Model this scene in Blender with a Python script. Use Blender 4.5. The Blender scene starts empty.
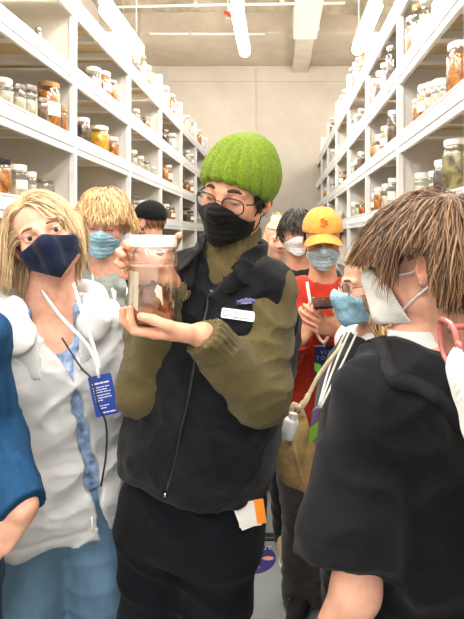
import bpy, bmesh, math, random
import numpy as np
from mathutils import Vector, Matrix, Euler

# ------------------------------------------------------------------ camera numbers
FPX, VX, VY, EYE = 480.0, 279.0, 236.0, 1.65      # focal length in pixels, vanishing point, camera height
def at(px, py, Y):
    return np.array([(px - VX) / FPX * Y, Y, EYE - (py - VY) / FPX * Y])
A = lambda *v: np.array(v, dtype=float)
C = bpy.context.scene.collection
R_ = math.radians
rng = np.random.default_rng(7)
random.seed(7)

# ------------------------------------------------------------------ objects
def link(o, parent=None):
    C.objects.link(o)
    if parent is not None:
        o.parent = parent
    return o
def root_loc(o):
    v = Vector((0, 0, 0))
    while o is not None:
        v = v + o.location; o = o.parent
    return np.array(v)
def mk(name, V, F, mat, parent=None, base=None, smooth=True, col=None, mats=None, midx=None):
    """link world-space vertices and faces as one mesh object (child space when it has a parent)"""
    V = np.asarray(V, dtype=float)
    off = np.zeros(3) if base is None else np.asarray(base, float)
    po = root_loc(parent) if parent is not None else np.zeros(3)
    me = bpy.data.meshes.new(name)
    W = V - po - off
    if isinstance(F, np.ndarray):
        me.vertices.add(len(W)); me.vertices.foreach_set('co', W.astype(np.float32).ravel())
        n, k = F.shape
        me.loops.add(n * k); me.loops.foreach_set('vertex_index', F.astype(np.int32).ravel())
        me.polygons.add(n); me.polygons.foreach_set('loop_start', np.arange(0, n * k, k, dtype=np.int32))
        me.update(calc_edges=True)
    else:
        me.from_pydata([tuple(v) for v in W], [], F); me.update()
    me.polygons.foreach_set('use_smooth', np.full(len(me.polygons), smooth, dtype=bool))
    for m in (mats or [mat]):
        me.materials.append(m)
    if midx is not None:
        me.polygons.foreach_set('material_index', np.asarray(midx, dtype=np.int32))
    if col is not None:
        a = me.color_attributes.new('tint', 'FLOAT_COLOR', 'POINT')
        c4 = np.ones((len(V), 4), np.float32); c4[:, :3] = col
        a.data.foreach_set('color', c4.ravel())
    o = bpy.data.objects.new(name, me)
    link(o, parent)
    o.location = off
    return o
def tag(o, label=None, cat=None, group=None, kind=None):
    if label: o['label'] = label
    if cat: o['category'] = cat
    if group: o['group'] = group
    if kind: o['kind'] = kind
    return o
def empty(name, loc, label=None, cat=None, group=None):
    o = bpy.data.objects.new(name, None); C.objects.link(o); o.location = loc
    o.empty_display_size = .1
    return tag(o, label, cat, group)

class MB:
    """collects simple solids, then links them as ONE mesh object"""
    def __init__(s): s.V = []; s.F = []
    def add(s, V, F):
        n = len(s.V); s.V += [tuple(v) for v in V]; s.F += [tuple(i + n for i in f) for f in F]; return s
    def box(s, lo, hi, M=None, bev=0):
        lo, hi = [min(a, b) for a, b in zip(lo, hi)], [max(a, b) for a, b in zip(lo, hi)]
        bm = bmesh.new(); bmesh.ops.create_cube(bm, size=1)
        for v in bm.verts:
            v.co = Vector([(lo[i] + hi[i]) / 2 + v.co[i] * (hi[i] - lo[i]) for i in range(3)])
        if bev: bmesh.ops.bevel(bm, geom=bm.edges[:], offset=bev, segments=2, affect='EDGES', profile=.6)
        bm.verts.index_update()
        V = [v.co.copy() for v in bm.verts]
        if M is not None: V = [M @ v for v in V]
        F = [[v.index for v in f.verts] for f in bm.faces]; bm.free()
        return s.add(V, F)
    def lathe(s, prof, c=(0, 0, 0), n=24, M=None, cap0=True, cap1=True):
        V = []; F = []
        for r, z in prof:
            for i in range(n):
                a = 2 * math.pi * i / n; V.append(Vector((c[0] + r * math.cos(a), c[1] + r * math.sin(a), c[2] + z)))
        for j in range(len(prof) - 1):
            for i in range(n):
                k = (i + 1) % n; F.append((j * n + i, j * n + k, (j + 1) * n + k, (j + 1) * n + i))
        if cap0: F.append(tuple(range(n))[::-1])
        if cap1: F.append(tuple((len(prof) - 1) * n + i for i in range(n)))
        if M is not None: V = [M @ v for v in V]
        return s.add(V, F)
    def tube(s, pts, r, n=6, closed=False):
        V, F = tube_mesh(pts, r, n, closed); return s.add(V, F)
    def build(s, name, mat, parent=None, base=None, smooth=False):
        return mk(name, s.V, s.F, mat, parent, base, smooth)
def auto_smooth(o, ang=35):
    me = o.data
    me.polygons.foreach_set('use_smooth', np.ones(len(me.polygons), dtype=bool))
    bm = bmesh.new(); bm.from_mesh(me)
    for e in bm.edges:
        if len(e.link_faces) == 2 and e.calc_face_angle(0) > R_(ang): e.smooth = False
    bm.to_mesh(me); bm.free()
    return o
def tube_mesh(pts, r, n=6, closed=False):
    pts = np.asarray(pts, float); m = len(pts)
    rr = np.full(m, r) if np.isscalar(r) else np.asarray(r, float)
    T = np.gradient(pts, axis=0); T /= np.linalg.norm(T, axis=1, keepdims=True) + 1e-9
    up = A(0, 0, 1.) if abs(T[0][2]) < .9 else A(1., 0, 0)
    V = []; N = np.cross(T[0], up); N /= np.linalg.norm(N)
    for i in range(m):
        N = N - T[i] * N.dot(T[i]); N /= np.linalg.norm(N) + 1e-9; B = np.cross(T[i], N)
        for j in range(n):
            a = 2 * math.pi * j / n; V.append(pts[i] + rr[i] * (N * math.cos(a) + B * math.sin(a)))
    F = []
    for i in range(m - 1 + (1 if closed else 0)):
        i2 = (i + 1) % m
        for j in range(n):
            k = (j + 1) % n; F.append((i * n + j, i * n + k, i2 * n + k, i2 * n + j))
    if not closed: F += [tuple(range(n))[::-1], tuple((m - 1) * n + j for j in range(n))]
    return V, F
def spline(pts, n=24):
    """Catmull-Rom through the points"""
    p = np.asarray(pts, float)
    if len(p) < 3: return np.array([p[0] + (p[-1] - p[0]) * t for t in np.linspace(0, 1, n)])
    q = np.vstack([2 * p[0] - p[1], p, 2 * p[-1] - p[-2]]); out = []
    for t in np.linspace(0, len(p) - 1 - 1e-6, n):
        i = int(t); f = t - i; a, b, c, d = q[i], q[i + 1], q[i + 2], q[i + 3]
        out.append(.5 * (2 * b + (c - a) * f + (2 * a - 5 * b + 4 * c - d) * f * f + (3 * b - a - 3 * c + d) * f ** 3))
    return np.array(out)

# ------------------------------------------------------------------ noise
_perm = np.random.default_rng(3).permutation(256).astype(np.int32)
_tab = np.random.default_rng(4).random(256).astype(np.float32)
def vnoise(P, seed=0):
    P = np.asarray(P, np.float32); i = np.floor(P).astype(np.int32); f = P - i; u = f * f * (3 - 2 * f)
    i = i + seed * 37
    X0, X1 = _perm[i[:, 0] & 255], _perm[(i[:, 0] + 1) & 255]
    def h(px, j, k): return _tab[(_perm[(px + j) & 255] + k) & 255]
    r = 0
    for a, px in ((0, X0), (1, X1)):
        wx = u[:, 0] if a else 1 - u[:, 0]
        for b in (0, 1):
            wy = u[:, 1] if b else 1 - u[:, 1]
            for c in (0, 1):
                wz = u[:, 2] if c else 1 - u[:, 2]
                r = r + wx * wy * wz * h(px, i[:, 1] + b, i[:, 2] + c)
    return r
def folds(amp, sc, ang=(0, 0, 0), seed=0, warp=.4):
    """cloth folds: ridges of noise, long along one axis"""
    M = np.array(Euler([R_(a) for a in ang]).to_matrix()).astype(np.float32); sc = np.asarray(sc, np.float32)
    def f(P):
        q = (P @ M) * sc
        q = q + warp * (np.stack([vnoise(P * 9, seed + 1), vnoise(P * 9, seed + 2), vnoise(P * 9, seed + 3)], 1) - .5) * 2
        n = vnoise(q, seed)
        return -amp * ((1 - np.abs(2 * n - 1)) ** 2 - .4)
    return f

# ------------------------------------------------------------------ distance fields
def norm(v): v = np.asarray(v, float); return v / (np.linalg.norm(v) + 1e-12)
def sph(c, r):
    c = np.asarray(c, float); return (lambda P: np.linalg.norm(P - c, axis=1) - r, c, r)
def ell(c, r, M=None):
    c = np.asarray(c, float); r = np.asarray(r, float)
    def f(P):
        q = P - c
        if M is not None: q = q @ M
        k0 = np.sqrt(((q / r) ** 2).sum(1)); k1 = np.sqrt(((q / r ** 2) ** 2).sum(1)) + 1e-9
        return np.where(k0 < .3, (k0 - 1) * r.min(), k0 * (k0 - 1) / k1)
    return (f, c, r.max())
def cap(a, b, r1, r2=None):
    a = np.asarray(a, float); b = np.asarray(b, float); r2 = r1 if r2 is None else r2
    ba = b - a; L2 = ba.dot(ba) + 1e-12
    def f(P):
        h = np.clip(((P - a) @ ba) / L2, 0, 1)
        return np.linalg.norm(P - a - h[:, None] * ba, axis=1) - (r1 + (r2 - r1) * h)
    return (f, (a + b) / 2, math.sqrt(L2) / 2 + max(r1, r2))
def ecap(a, b, r1, r2, flat, nrm):
    """tapered capsule squashed by `flat` along nrm"""
    a = np.asarray(a, float); b = np.asarray(b, float); ba = b - a; L2 = ba.dot(ba) + 1e-12
    n = norm(np.asarray(nrm, float) - ba * (np.dot(nrm, ba) / L2))
    def f(P):
        h = np.clip(((P - a) @ ba) / L2, 0, 1); q = P - a - h[:, None] * ba
        qn = q @ n; r = r1 + (r2 - r1) * h
        d = np.sqrt(np.maximum((q * q).sum(1) - qn * qn, 0) + (qn / flat) ** 2) - r
        return d * min(1, .5 + .5 * flat)
    return (f, (a + b) / 2, math.sqrt(L2) / 2 + max(r1, r2))
def rbox(c, h, r, M=None):
    c = np.asarray(c, float); h = np.asarray(h, float) - r
    def f(P):
        q = P - c
        if M is not None: q = q @ M
        q = np.abs(q) - h
        return np.linalg.norm(np.maximum(q, 0), axis=1) + np.minimum(q.max(1), 0) - r
    return (f, c, np.linalg.norm(h) + r)
def plane(n, p):
    n = norm(n); p = np.asarray(p, float)
    return (lambda P: (P - p) @ n, p, 9.)
def _sm(zs, vs, m=60):
    z = np.linspace(zs[0], zs[-1], m); pts = np.array([zs, vs]).T
    n = len(zs); d = np.gradient(np.asarray(vs, float), np.asarray(zs, float)); out = np.empty(m)
    for q in range(m):
        i = min(max(np.searchsorted(zs, z[q]) - 1, 0), n - 2); h = zs[i + 1] - zs[i]; t = (z[q] - zs[i]) / h
        out[q] = (2*t**3-3*t*t+1)*vs[i] + (t**3-2*t*t+t)*h*d[i] + (-2*t**3+3*t*t)*vs[i+1] + (t**3-t*t)*h*d[i+1]
    return z, out
def loft(pos, M, zs, a, b, cx=None, cy=None, n=2.4, kk=.03):
    """superellipse rings stacked along the local z axis of frame (pos, M)"""
    pos = np.asarray(pos, float); n_ = len(zs)
    cx = [0] * n_ if cx is None else cx; cy = [0] * n_ if cy is None else cy
    z, ta = _sm(zs, a); tb, tx, ty = _sm(zs, b)[1], _sm(zs, cx)[1], _sm(zs, cy)[1]
    def f(P):
        q = (P - pos) @ M; zz = q[:, 2]
        aa, bb = np.interp(zz, z, ta), np.interp(zz, z, tb)
        x = np.abs(q[:, 0] - np.interp(zz, z, tx)) / aa; y = np.abs(q[:, 1] - np.interp(zz, z, ty)) / bb
        k0 = (x ** n + y ** n) ** (1 / n) + 1e-6
        xx, yy = q[:, 0] - np.interp(zz, z, tx), q[:, 1] - np.interp(zz, z, ty)
        rad = np.sqrt(xx * xx + yy * yy)
        d = np.where(rad > 1e-4, rad * (1 - 1 / k0), (k0 - 1) * np.minimum(aa, bb))
        d = np.where(k0 < .4, (k0 - 1) * np.minimum(aa, bb), d) * .9
        dz = np.maximum(zs[0] - zz, zz - zs[-1])
        h = np.clip(.5 - .5 * (d - dz) / kk, 0, 1)
        return d * (1 - h) + dz * h + kk * h * (1 - h)
    zc = (zs[0] + zs[-1]) / 2
    mid = pos + M @ np.array([np.mean(cx), np.mean(cy), zc])
    return (f, mid, math.hypot((zs[-1] - zs[0]) / 2, max(max(a), max(b))) + max(np.ptp(cx), np.ptp(cy)))
def loc(T, prim):
    pos, M, s = T; f, c, r = prim
    return (lambda P: f(((P - pos) @ M) / s) * s, pos + M @ (np.asarray(c, float) * s), r * s)

class Field:
    def __init__(s): s.it = []; s.post = []
    def u(s, prim, k=.01): s.it.append((prim, 'u', k)); return s
    def sub(s, prim, k=.005): s.it.append((prim, 's', k)); return s
    def cut(s, prim, k=.003): s.it.append((prim, 'i', k)); return s
    def disp(s, f): s.post.append(f); return s
    def ext(s, o): s.it += o.it; s.post += o.post; return s
    @staticmethod
    def comb(d, v, op, k):
        if op == 'u':
            h = np.clip(.5 + .5 * (d - v) / k, 0, 1); return d * (1 - h) + v * h - k * h * (1 - h)
        if op == 's': v = -v
        h = np.clip(.5 - .5 * (d - v) / k, 0, 1); return d * (1 - h) + v * h + k * h * (1 - h)
    def __call__(s, P):
        d = np.full(len(P), 9.)
        for (f, c, r), op, k in s.it: d = s.comb(d, f(P), op, k)
        for g in s.post: d = d + g(P)
        return d
    def prim(s):
        bs = [(c, r) for (f, c, r), op, k in s.it if op == 'u']
        lo = np.min([c - r for c, r in bs], 0); hi = np.max([c + r for c, r in bs], 0)
        return (s.__call__, (lo + hi) / 2, np.linalg.norm(hi - lo) / 2)
    def bounds(s, pad=.02):
        bs = [(c, r) for (f, c, r), op, k in s.it if op == 'u']
        return np.min([c - r for c, r in bs], 0) - pad, np.max([c + r for c, r in bs], 0) + pad
    def mesh(s, h=.005, fine=None, lo=None, hi=None):
        """surface nets over a grid that may be finer inside the boxes `fine` = [(lo, hi, step)]"""
        l, u = s.bounds(); l = l if lo is None else np.maximum(l, lo); u = u if hi is None else np.minimum(u, hi)
        ax = []
        for k in range(3):
            x = l[k]; c = [x]
            while x < u[k]:
                st = h
                for fl, fh, fs in (fine or []):
                    if fl[k] - .01 <= x <= fh[k] + .01: st = min(st, fs)
                x += st; c.append(x)
            while (len(c) - 1) % 8: c.append(c[-1] + h)
            ax.append(np.array(c))
        nx, ny, nz = [len(c) for c in ax]
        bl = [c[::8] for c in ax]
        cen = [(c[1:] + c[:-1]) / 2 for c in bl]; hal = [(c[1:] - c[:-1]) / 2 for c in bl]
        G = np.stack(np.meshgrid(*cen, indexing='ij'), -1).reshape(-1, 3)
        Rr = np.sqrt(sum(g ** 2 for g in np.meshgrid(*hal, indexing='ij'))).ravel()
        D = []; d = np.full(len(G), 9.); un = np.full(len(G), 9.)
        for (f, c, r), op, k in s.it:
            v = f(G); D.append(v); d = s.comb(d, v, op, k)
            if op == 'u': un = np.minimum(un, v)
        act = np.abs(d) < 1.35 * Rr + .03
        bs = tuple(len(c) for c in cen)
        val = np.repeat(np.repeat(np.repeat(np.where(d < 0, -1, 1).astype(np.float32).reshape(bs), 8, 0), 8, 1), 8, 2)
        val = np.pad(val, ((0, 1),) * 3, mode='edge')
        ab = act.reshape(bs); pm = np.zeros((nx, ny, nz), bool)
        e = np.repeat(np.repeat(np.repeat(ab, 8, 0), 8, 1), 8, 2)
        pm[:-1, :-1, :-1] |= e
        for dx in (0, 1):
            for dy in (0, 1):
                for dz in (0, 1):
                    pm[dx:nx - 1 + dx, dy:ny - 1 + dy, dz:nz - 1 + dz] |= e
        I = np.argwhere(pm); del pm, e
        PT = np.stack([ax[k][I[:, k]] for k in range(3)], 1).astype(np.float32)
        B = np.minimum(I // 8, np.array(bs) - 1); b = (B[:, 0] * bs[1] + B[:, 1]) * bs[2] + B[:, 2]
        d = np.full(len(I), 9., np.float32)
        for ((f, c, r), op, k), Dv in zip(s.it, D):
            if op == 'u': need = Dv < un + 3.2 * Rr + k + .01
            elif op == 's': need = Dv < 1.5 * Rr + k + .01
            else: need = np.ones(len(G), bool)
            m = need[b]
            if m.any(): d[m] = s.comb(d[m], f(PT[m]), op, k)
        near = np.abs(d) < .04
        for g in s.post:
            if near.any(): d[near] += g(PT[near]).astype(np.float32)
        val[I[:, 0], I[:, 1], I[:, 2]] = d
        for k in range(3):
            sl = [slice(None)] * 3
            for q in (0, -1): sl[k] = q; val[tuple(sl)] = np.maximum(val[tuple(sl)], 1e-4)
        return nets(val, ax)
def nets(val, ax):
    sg = (val < 0); c = np.zeros(tuple(n - 1 for n in val.shape), np.uint8)
    for dx in (0, 1):
        for dy in (0, 1):
            for dz in (0, 1):
                c += sg[dx:dx + c.shape[0], dy:dy + c.shape[1], dz:dz + c.shape[2]]
    idx = np.argwhere((c > 0) & (c < 8))
    vid = np.full(c.shape, -1, np.int32); vid[tuple(idx.T)] = np.arange(len(idx))
    acc = np.zeros((len(idx), 3)); cnt = np.zeros(len(idx))
    cor = [(0,0,0),(1,0,0),(0,1,0),(1,1,0),(0,0,1),(1,0,1),(0,1,1),(1,1,1)]
    for a in range(8):
        for b in range(a + 1, 8):
            if sum(abs(cor[a][k] - cor[b][k]) for k in range(3)) != 1: continue
            ia, ib = idx + cor[a], idx + cor[b]
            va, vb = val[tuple(ia.T)], val[tuple(ib.T)]; m = (va < 0) != (vb < 0)
            t = (va[m] / (va[m] - vb[m]))[:, None]
            pa = np.stack([ax[k][ia[m, k]] for k in range(3)], 1); pb = np.stack([ax[k][ib[m, k]] for k in range(3)], 1)
            acc[m] += pa + (pb - pa) * t; cnt[m] += 1
    V = acc / np.maximum(cnt, 1)[:, None]; Q = []
    for k in range(3):
        u, w = (k + 1) % 3, (k + 2) % 3
        n = list(sg.shape); n[k] -= 1
        s0 = [slice(0, None)] * 3; s1 = [slice(0, None)] * 3; s0[k] = slice(0, -1); s1[k] = slice(1, None)
        a, b = sg[tuple(s0)], sg[tuple(s1)]
        E = np.argwhere(a != b)
        E = E[(E[:, u] > 0) & (E[:, w] > 0) & (E[:, u] < c.shape[u]) & (E[:, w] < c.shape[w])]
        ou = np.zeros(3, int); ou[u] = 1; ow = np.zeros(3, int); ow[w] = 1
        q = np.stack([vid[tuple((E - ou - ow).T)], vid[tuple((E - ow).T)], vid[tuple(E.T)], vid[tuple((E - ou).T)]], 1)
        ins = a[tuple(E.T)]
        q[~ins] = q[~ins][:, ::-1]; Q.append(q)
    Q = np.vstack(Q); Q = Q[(Q >= 0).all(1)]
    return V, Q
def solid(name, field, mat, parent=None, h=.005, fine=None, base=None, colf=None, lo=None, hi=None):
    V, F = field.mesh(h, fine, lo, hi)
    return mk(name, V, F, mat, parent, base, True, colf(V) if colf else None)
# ------------------------------------------------------------------ materials
_m = {}
def nt(name):
    m = bpy.data.materials.new(name); m.use_nodes = True; t = m.node_tree; t.nodes.clear()
    o = t.nodes.new('ShaderNodeOutputMaterial'); b = t.nodes.new('ShaderNodeBsdfPrincipled')
    t.links.new(b.outputs[0], o.inputs[0]); return m, t, b
def N(t, kind, **kw):
    n = t.nodes.new(kind)
    for k, v in kw.items():
        if k in n.inputs: n.inputs[k].default_value = v
        else: setattr(n, k, v)
    return n
def srgb(h):
    v = [int(h[i:i + 2], 16) / 255 for i in (0, 2, 4)]
    return tuple((c / 12.92 if c <= .04045 else ((c + .055) / 1.055) ** 2.4) for c in v) + (1,)
def mul(c, k): return tuple(min(1, x * k) for x in c[:3]) + (1,)
def plain(name, col, rough=.5, metal=0., spec=.5, var=.06, sc=8., bump=0., bsc=60., coat=0., stretch=(1, 1, 1), **kw):
    """base colour with a little noise variation, optional bump"""
    if name in _m: return _m[name]
    m, t, b = nt(name); c = srgb(col) if isinstance(col, str) else col
    tc = N(t, 'ShaderNodeTexCoord'); mp = N(t, 'ShaderNodeMapping'); mp.inputs['Scale'].default_value = stretch
    t.links.new(tc.outputs['Object'], mp.inputs[0])
    nz = N(t, 'ShaderNodeTexNoise', Scale=sc, Detail=4.); t.links.new(mp.outputs[0], nz.inputs['Vector'])
    r = N(t, 'ShaderNodeValToRGB'); r.color_ramp.elements[0].color = mul(c, 1 - var * 2); r.color_ramp.elements[1].color = mul(c, 1 + var * 2)
    r.color_ramp.elements[0].position = .3; r.color_ramp.elements[1].position = .7
    t.links.new(nz.outputs['Fac'], r.inputs[0]); t.links.new(r.outputs[0], b.inputs['Base Color'])
    b.inputs['Roughness'].default_value = rough; b.inputs['Metallic'].default_value = metal
    b.inputs['Specular IOR Level'].default_value = spec; b.inputs['Coat Weight'].default_value = coat
    if bump:
        n2 = N(t, 'ShaderNodeTexNoise', Scale=bsc, Detail=5.); t.links.new(mp.outputs[0], n2.inputs['Vector'])
        bp = N(t, 'ShaderNodeBump', Strength=bump, Distance=.004); t.links.new(n2.outputs['Fac'], bp.inputs['Height'])
        t.links.new(bp.outputs[0], b.inputs['Normal'])
    for k, v in kw.items(): b.inputs[k].default_value = v
    _m[name] = m; return m
def cloth(name, col, rough=.9, var=.12, sc=25., bump=.35, bsc=350., sheen=.2, stretch=(1, 1, 1)):
    return plain(name, col, rough, spec=.2, var=var, sc=sc, bump=bump, bsc=bsc, stretch=stretch, **{'Sheen Weight': sheen})
def skin(name, col, lip='b8675c'):
    if name in _m: return _m[name]
    m, t, b = nt(name)
    at_ = N(t, 'ShaderNodeAttribute'); at_.attribute_name = 'tint'
    sep = N(t, 'ShaderNodeSeparateColor'); t.links.new(at_.outputs['Color'], sep.inputs[0])
    tc = N(t, 'ShaderNodeTexCoord'); nz = N(t, 'ShaderNodeTexNoise', Scale=45., Detail=5.); t.links.new(tc.outputs['Object'], nz.inputs['Vector'])
    c = srgb(col); r = N(t, 'ShaderNodeValToRGB'); r.color_ramp.elements[0].color = (c[0] * .9, c[1] * .82, c[2] * .8, 1); r.color_ramp.elements[1].color = mul(c, 1.07)
    r.color_ramp.elements[0].position = .3; r.color_ramp.elements[1].position = .65
    t.links.new(nz.outputs['Fac'], r.inputs[0])
    def mixin(prev, fac, colr):
        mx = N(t, 'ShaderNodeMix', data_type='RGBA'); t.links.new(fac, mx.inputs[0]); t.links.new(prev, mx.inputs[6]); mx.inputs[7].default_value = colr
        return mx.outputs[2]
    x = mixin(r.outputs[0], sep.outputs['Red'], srgb(lip))                       # lips
    x = mixin(x, sep.outputs['Green'], (c[0] * .95, c[1] * .6, c[2] * .52, 1))   # ruddier ears, cheeks, knuckles
    x = mixin(x, sep.outputs['Blue'], srgb('3a2a22'))                            # beard shadow, lash line
    t.links.new(x, b.inputs['Base Color'])
    b.inputs['Roughness'].default_value = .48; b.inputs['Specular IOR Level'].default_value = .4
    b.inputs['Subsurface Weight'].default_value = .12; b.inputs['Subsurface Radius'].default_value = (.012, .005, .003)
    b.inputs['Subsurface Scale'].default_value = .6
    bp = N(t, 'ShaderNodeBump', Strength=.12, Distance=.002); n2 = N(t, 'ShaderNodeTexNoise', Scale=240., Detail=3.)
    t.links.new(tc.outputs['Object'], n2.inputs['Vector']); t.links.new(n2.outputs['Fac'], bp.inputs['Height']); t.links.new(bp.outputs[0], b.inputs['Normal'])
    _m[name] = m; return m
def hairm(name, dark, light, rough=.45):
    if name in _m: return _m[name]
    m, t, b = nt(name); at_ = N(t, 'ShaderNodeAttribute'); at_.attribute_name = 'tint'
    tc = N(t, 'ShaderNodeTexCoord'); nz = N(t, 'ShaderNodeTexNoise', Scale=90., Detail=4.); t.links.new(tc.outputs['Object'], nz.inputs['Vector'])
    sep = N(t, 'ShaderNodeSeparateColor'); t.links.new(at_.outputs['Color'], sep.inputs[0])
    ad = N(t, 'ShaderNodeMath', operation='MULTIPLY_ADD'); t.links.new(nz.outputs['Fac'], ad.inputs[0]); ad.inputs[1].default_value = .35; t.links.new(sep.outputs['Red'], ad.inputs[2])
    r = N(t, 'ShaderNodeValToRGB'); r.color_ramp.elements[0].color = srgb(dark); r.color_ramp.elements[1].color = srgb(light)
    r.color_ramp.elements[0].position = .15; r.color_ramp.elements[1].position = 1.1 if False else 1.
    t.links.new(ad.outputs[0], r.inputs[0]); t.links.new(r.outputs[0], b.inputs['Base Color'])
    b.inputs['Roughness'].default_value = rough; b.inputs['Specular IOR Level'].default_value = .45
    b.inputs['Anisotropic'].default_value = .5
    _m[name] = m; return m
def glass(name, col=(1, 1, 1, 1), rough=.02, ior=1.45, alpha=None):
    if name in _m: return _m[name]
    m, t, b = nt(name); b.inputs['Base Color'].default_value = col; b.inputs['Roughness'].default_value = rough
    b.inputs['Transmission Weight'].default_value = 1; b.inputs['IOR'].default_value = ior
    _m[name] = m; return m
def thin_glass(name, tint=(1, 1, 1, 1), refl=.12):
    """a thin clear wall: mostly straight through, a little mirror by angle"""
    if name in _m: return _m[name]
    m, t, b = nt(name); t.nodes.remove(b); o = t.nodes[0]
    tr = N(t, 'ShaderNodeBsdfTransparent', Color=tint); gl = N(t, 'ShaderNodeBsdfGlossy', Roughness=.04)
    fr = N(t, 'ShaderNodeLayerWeight', Blend=.35); mn = N(t, 'ShaderNodeMath', operation='MULTIPLY_ADD')
    t.links.new(fr.outputs['Facing'], mn.inputs[0]); mn.inputs[1].default_value = .45; mn.inputs[2].default_value = refl * .5
    mx = N(t, 'ShaderNodeMixShader'); t.links.new(mn.outputs[0], mx.inputs[0]); t.links.new(tr.outputs[0], mx.inputs[1]); t.links.new(gl.outputs[0], mx.inputs[2])
    t.links.new(mx.outputs[0], o.inputs[0]); _m[name] = m; return m
def emit(name, col, s):
    if name in _m: return _m[name]
    m, t, b = nt(name); b.inputs['Base Color'].default_value = col; b.inputs['Emission Color'].default_value = col; b.inputs['Emission Strength'].default_value = s
    _m[name] = m; return m
# ------------------------------------------------------------------ anatomy
def rot(yaw=0, pitch=0, roll=0):
    """yaw 0 faces the camera (-Y), +90 faces +X; pitch + looks down; roll + tips the crown to +X"""
    return np.array(Matrix.Rotation(R_(yaw), 3, 'Z') @ Matrix.Rotation(R_(pitch), 3, 'X') @ Matrix.Rotation(R_(roll), 3, 'Y'))
def head_T(pos, yaw=0, pitch=0, roll=0, s=1.): return (np.asarray(pos, float), rot(yaw, pitch, roll), s)
def toW(T, p): p = np.asarray(p, float); return T[0] + (p * T[2]) @ T[1].T
def toL(T, p): return ((np.asarray(p, float) - T[0]) @ T[1]) / T[2]
def head_field(T, eyes='open', full=True, jaw=1., neck=None):
    f = Field(); u = lambda p, k: f.u(loc(T, p), k * T[2]); sb = lambda p, k: f.sub(loc(T, p), k * T[2])
    u(ell((0, .012, .032), (.076, .098, .086)), .01)
    u(ell((0, -.028, -.042), (.058 * jaw, .062, .074)), .03)
    u(sph((0, -.068, -.098), .019), .03)
    for s in (-1, 1): u(sph((s * .044 * jaw, -.008, -.068), .02), .03)
    if not full: return f
    for s in (-1, 1):
        u(sph((s * .040, -.060, -.030), .022), .025)
        u(cap((s * .012, -.086, .018), (s * .045, -.070, .017), .010, .008), .014)
        sb(sph((s * .033, -.100, -.001), .0165), .012)
        u(sph((s * .0325, -.0745, 0), .0142), .004)
        if eyes == 'open':
            M = np.array(Matrix.Rotation(R_(-s * 6), 3, 'Y'))
            sb(ell((s * .0325, -.094, -.0005), (.0128, .02, .0056), M), .0015)
        # ear
        Me = np.array(Matrix.Rotation(R_(s * 22), 3, 'Z') @ Matrix.Rotation(R_(-14), 3, 'X'))
        u(ell((s * .079, .016, -.006), (.0075, .018, .031), Me), .006)
        u(sph((s * .075, .006, -.033), .008), .008)
        sb(ell((s * .086, .012, -.003), (.0055, .010, .019), Me), .004)
    u(cap((0, -.088, .012), (0, -.107, -.028), .0075, .0105), .014)
    for s in (-1, 1):
        u(sph((s * .0105, -.098, -.034), .0085), .008); sb(sph((s * .006, -.104, -.043), .0042), .003)
    u(cap((-.017, -.083, -.0605), (.017, -.083, -.0605), .0052), .008); u(sph((0, -.089, -.060), .0055), .01)
    u(cap((-.014, -.083, -.070), (.014, -.083, -.070), .0058), .008); u(sph((0, -.087, -.071), .006), .01)
    sb(cap((-.021, -.091, -.0655), (.021, -.091, -.0655), .0016), .003)
    return f
def face_tint(T, eyes='open', beard=0.):
    def f(V):
        L = toL(T, V); c = np.zeros((len(V), 3)); g = lambda p, r: np.exp(-(((L - np.array(p)) / np.array(r)) ** 2).sum(1))
        inh = np.abs(L).max(1) < .16
        c[:, 0] = np.clip(1.6 * g((0, -.088, -.066), (.021, .012, .011)), 0, 1) * .9
        for s in (-1, 1):
            c[:, 1] += .8 * g((s * .082, .016, -.006), (.012, .02, .032)) + .35 * g((s * .045, -.07, -.03), (.02, .02, .018))
            if eyes == 'down': c[:, 2] += 1.3 * g((s * .0325, -.088, -.0068), (.014, .008, .0017))
            else: c[:, 2] += .95 * g((s * .0325, -.088, .0058), (.014, .008, .0018)) + .4 * g((s * .0325, -.088, -.0066), (.013, .008, .0012))
        c[:, 1] += .45 * g((0, -.112, -.028), (.014, .014, .016))
        if beard: c[:, 2] += beard * g((0, -.06, -.085), (.07, .06, .03))
        return np.clip(c * inh[:, None], 0, 1)
    return f
def grad(f, P, e=1e-3):
    g = np.stack([f(P + np.eye(3)[k] * e) - f(P - np.eye(3)[k] * e) for k in range(3)], 1)
    return g / (np.linalg.norm(g, axis=1, keepdims=True) + 1e-9)
def snap(f, P, off=0., it=3):
    P = np.asarray(P, float)
    for _ in range(it): P = P - grad(f, P) * (f(P) - off)[:, None]
    return P
IRIS = {}
def eye_mat(name, iris):
    if name in _m: return _m[name]
    m, t, b = nt(name); tc = N(t, 'ShaderNodeTexCoord'); sx = N(t, 'ShaderNodeSeparateXYZ'); t.links.new(tc.outputs['Object'], sx.inputs[0])
    r = N(t, 'ShaderNodeValToRGB'); r.color_ramp.interpolation = 'LINEAR'; e = r.color_ramp.elements
    # object -y points out of the face; -y/radius is 1 at the pupil
    e[0].position = .855; e[0].color = srgb('e8e2dc'); e[1].position = .875; e[1].color = srgb('2a2018')
    for p, c in ((.90, iris), (.955, iris), (.968, '080606')): q = e.new(p); q.color = srgb(c)
    mm = N(t, 'ShaderNodeMath', operation='MULTIPLY'); mm.inputs[1].default_value = -1 / .0125
    t.links.new(sx.outputs['Y'], mm.inputs[0]); t.links.new(mm.outputs[0], r.inputs[0]); t.links.new(r.outputs[0], b.inputs['Base Color'])
    b.inputs['Roughness'].default_value = .08; _m[name] = m; return m
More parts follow.
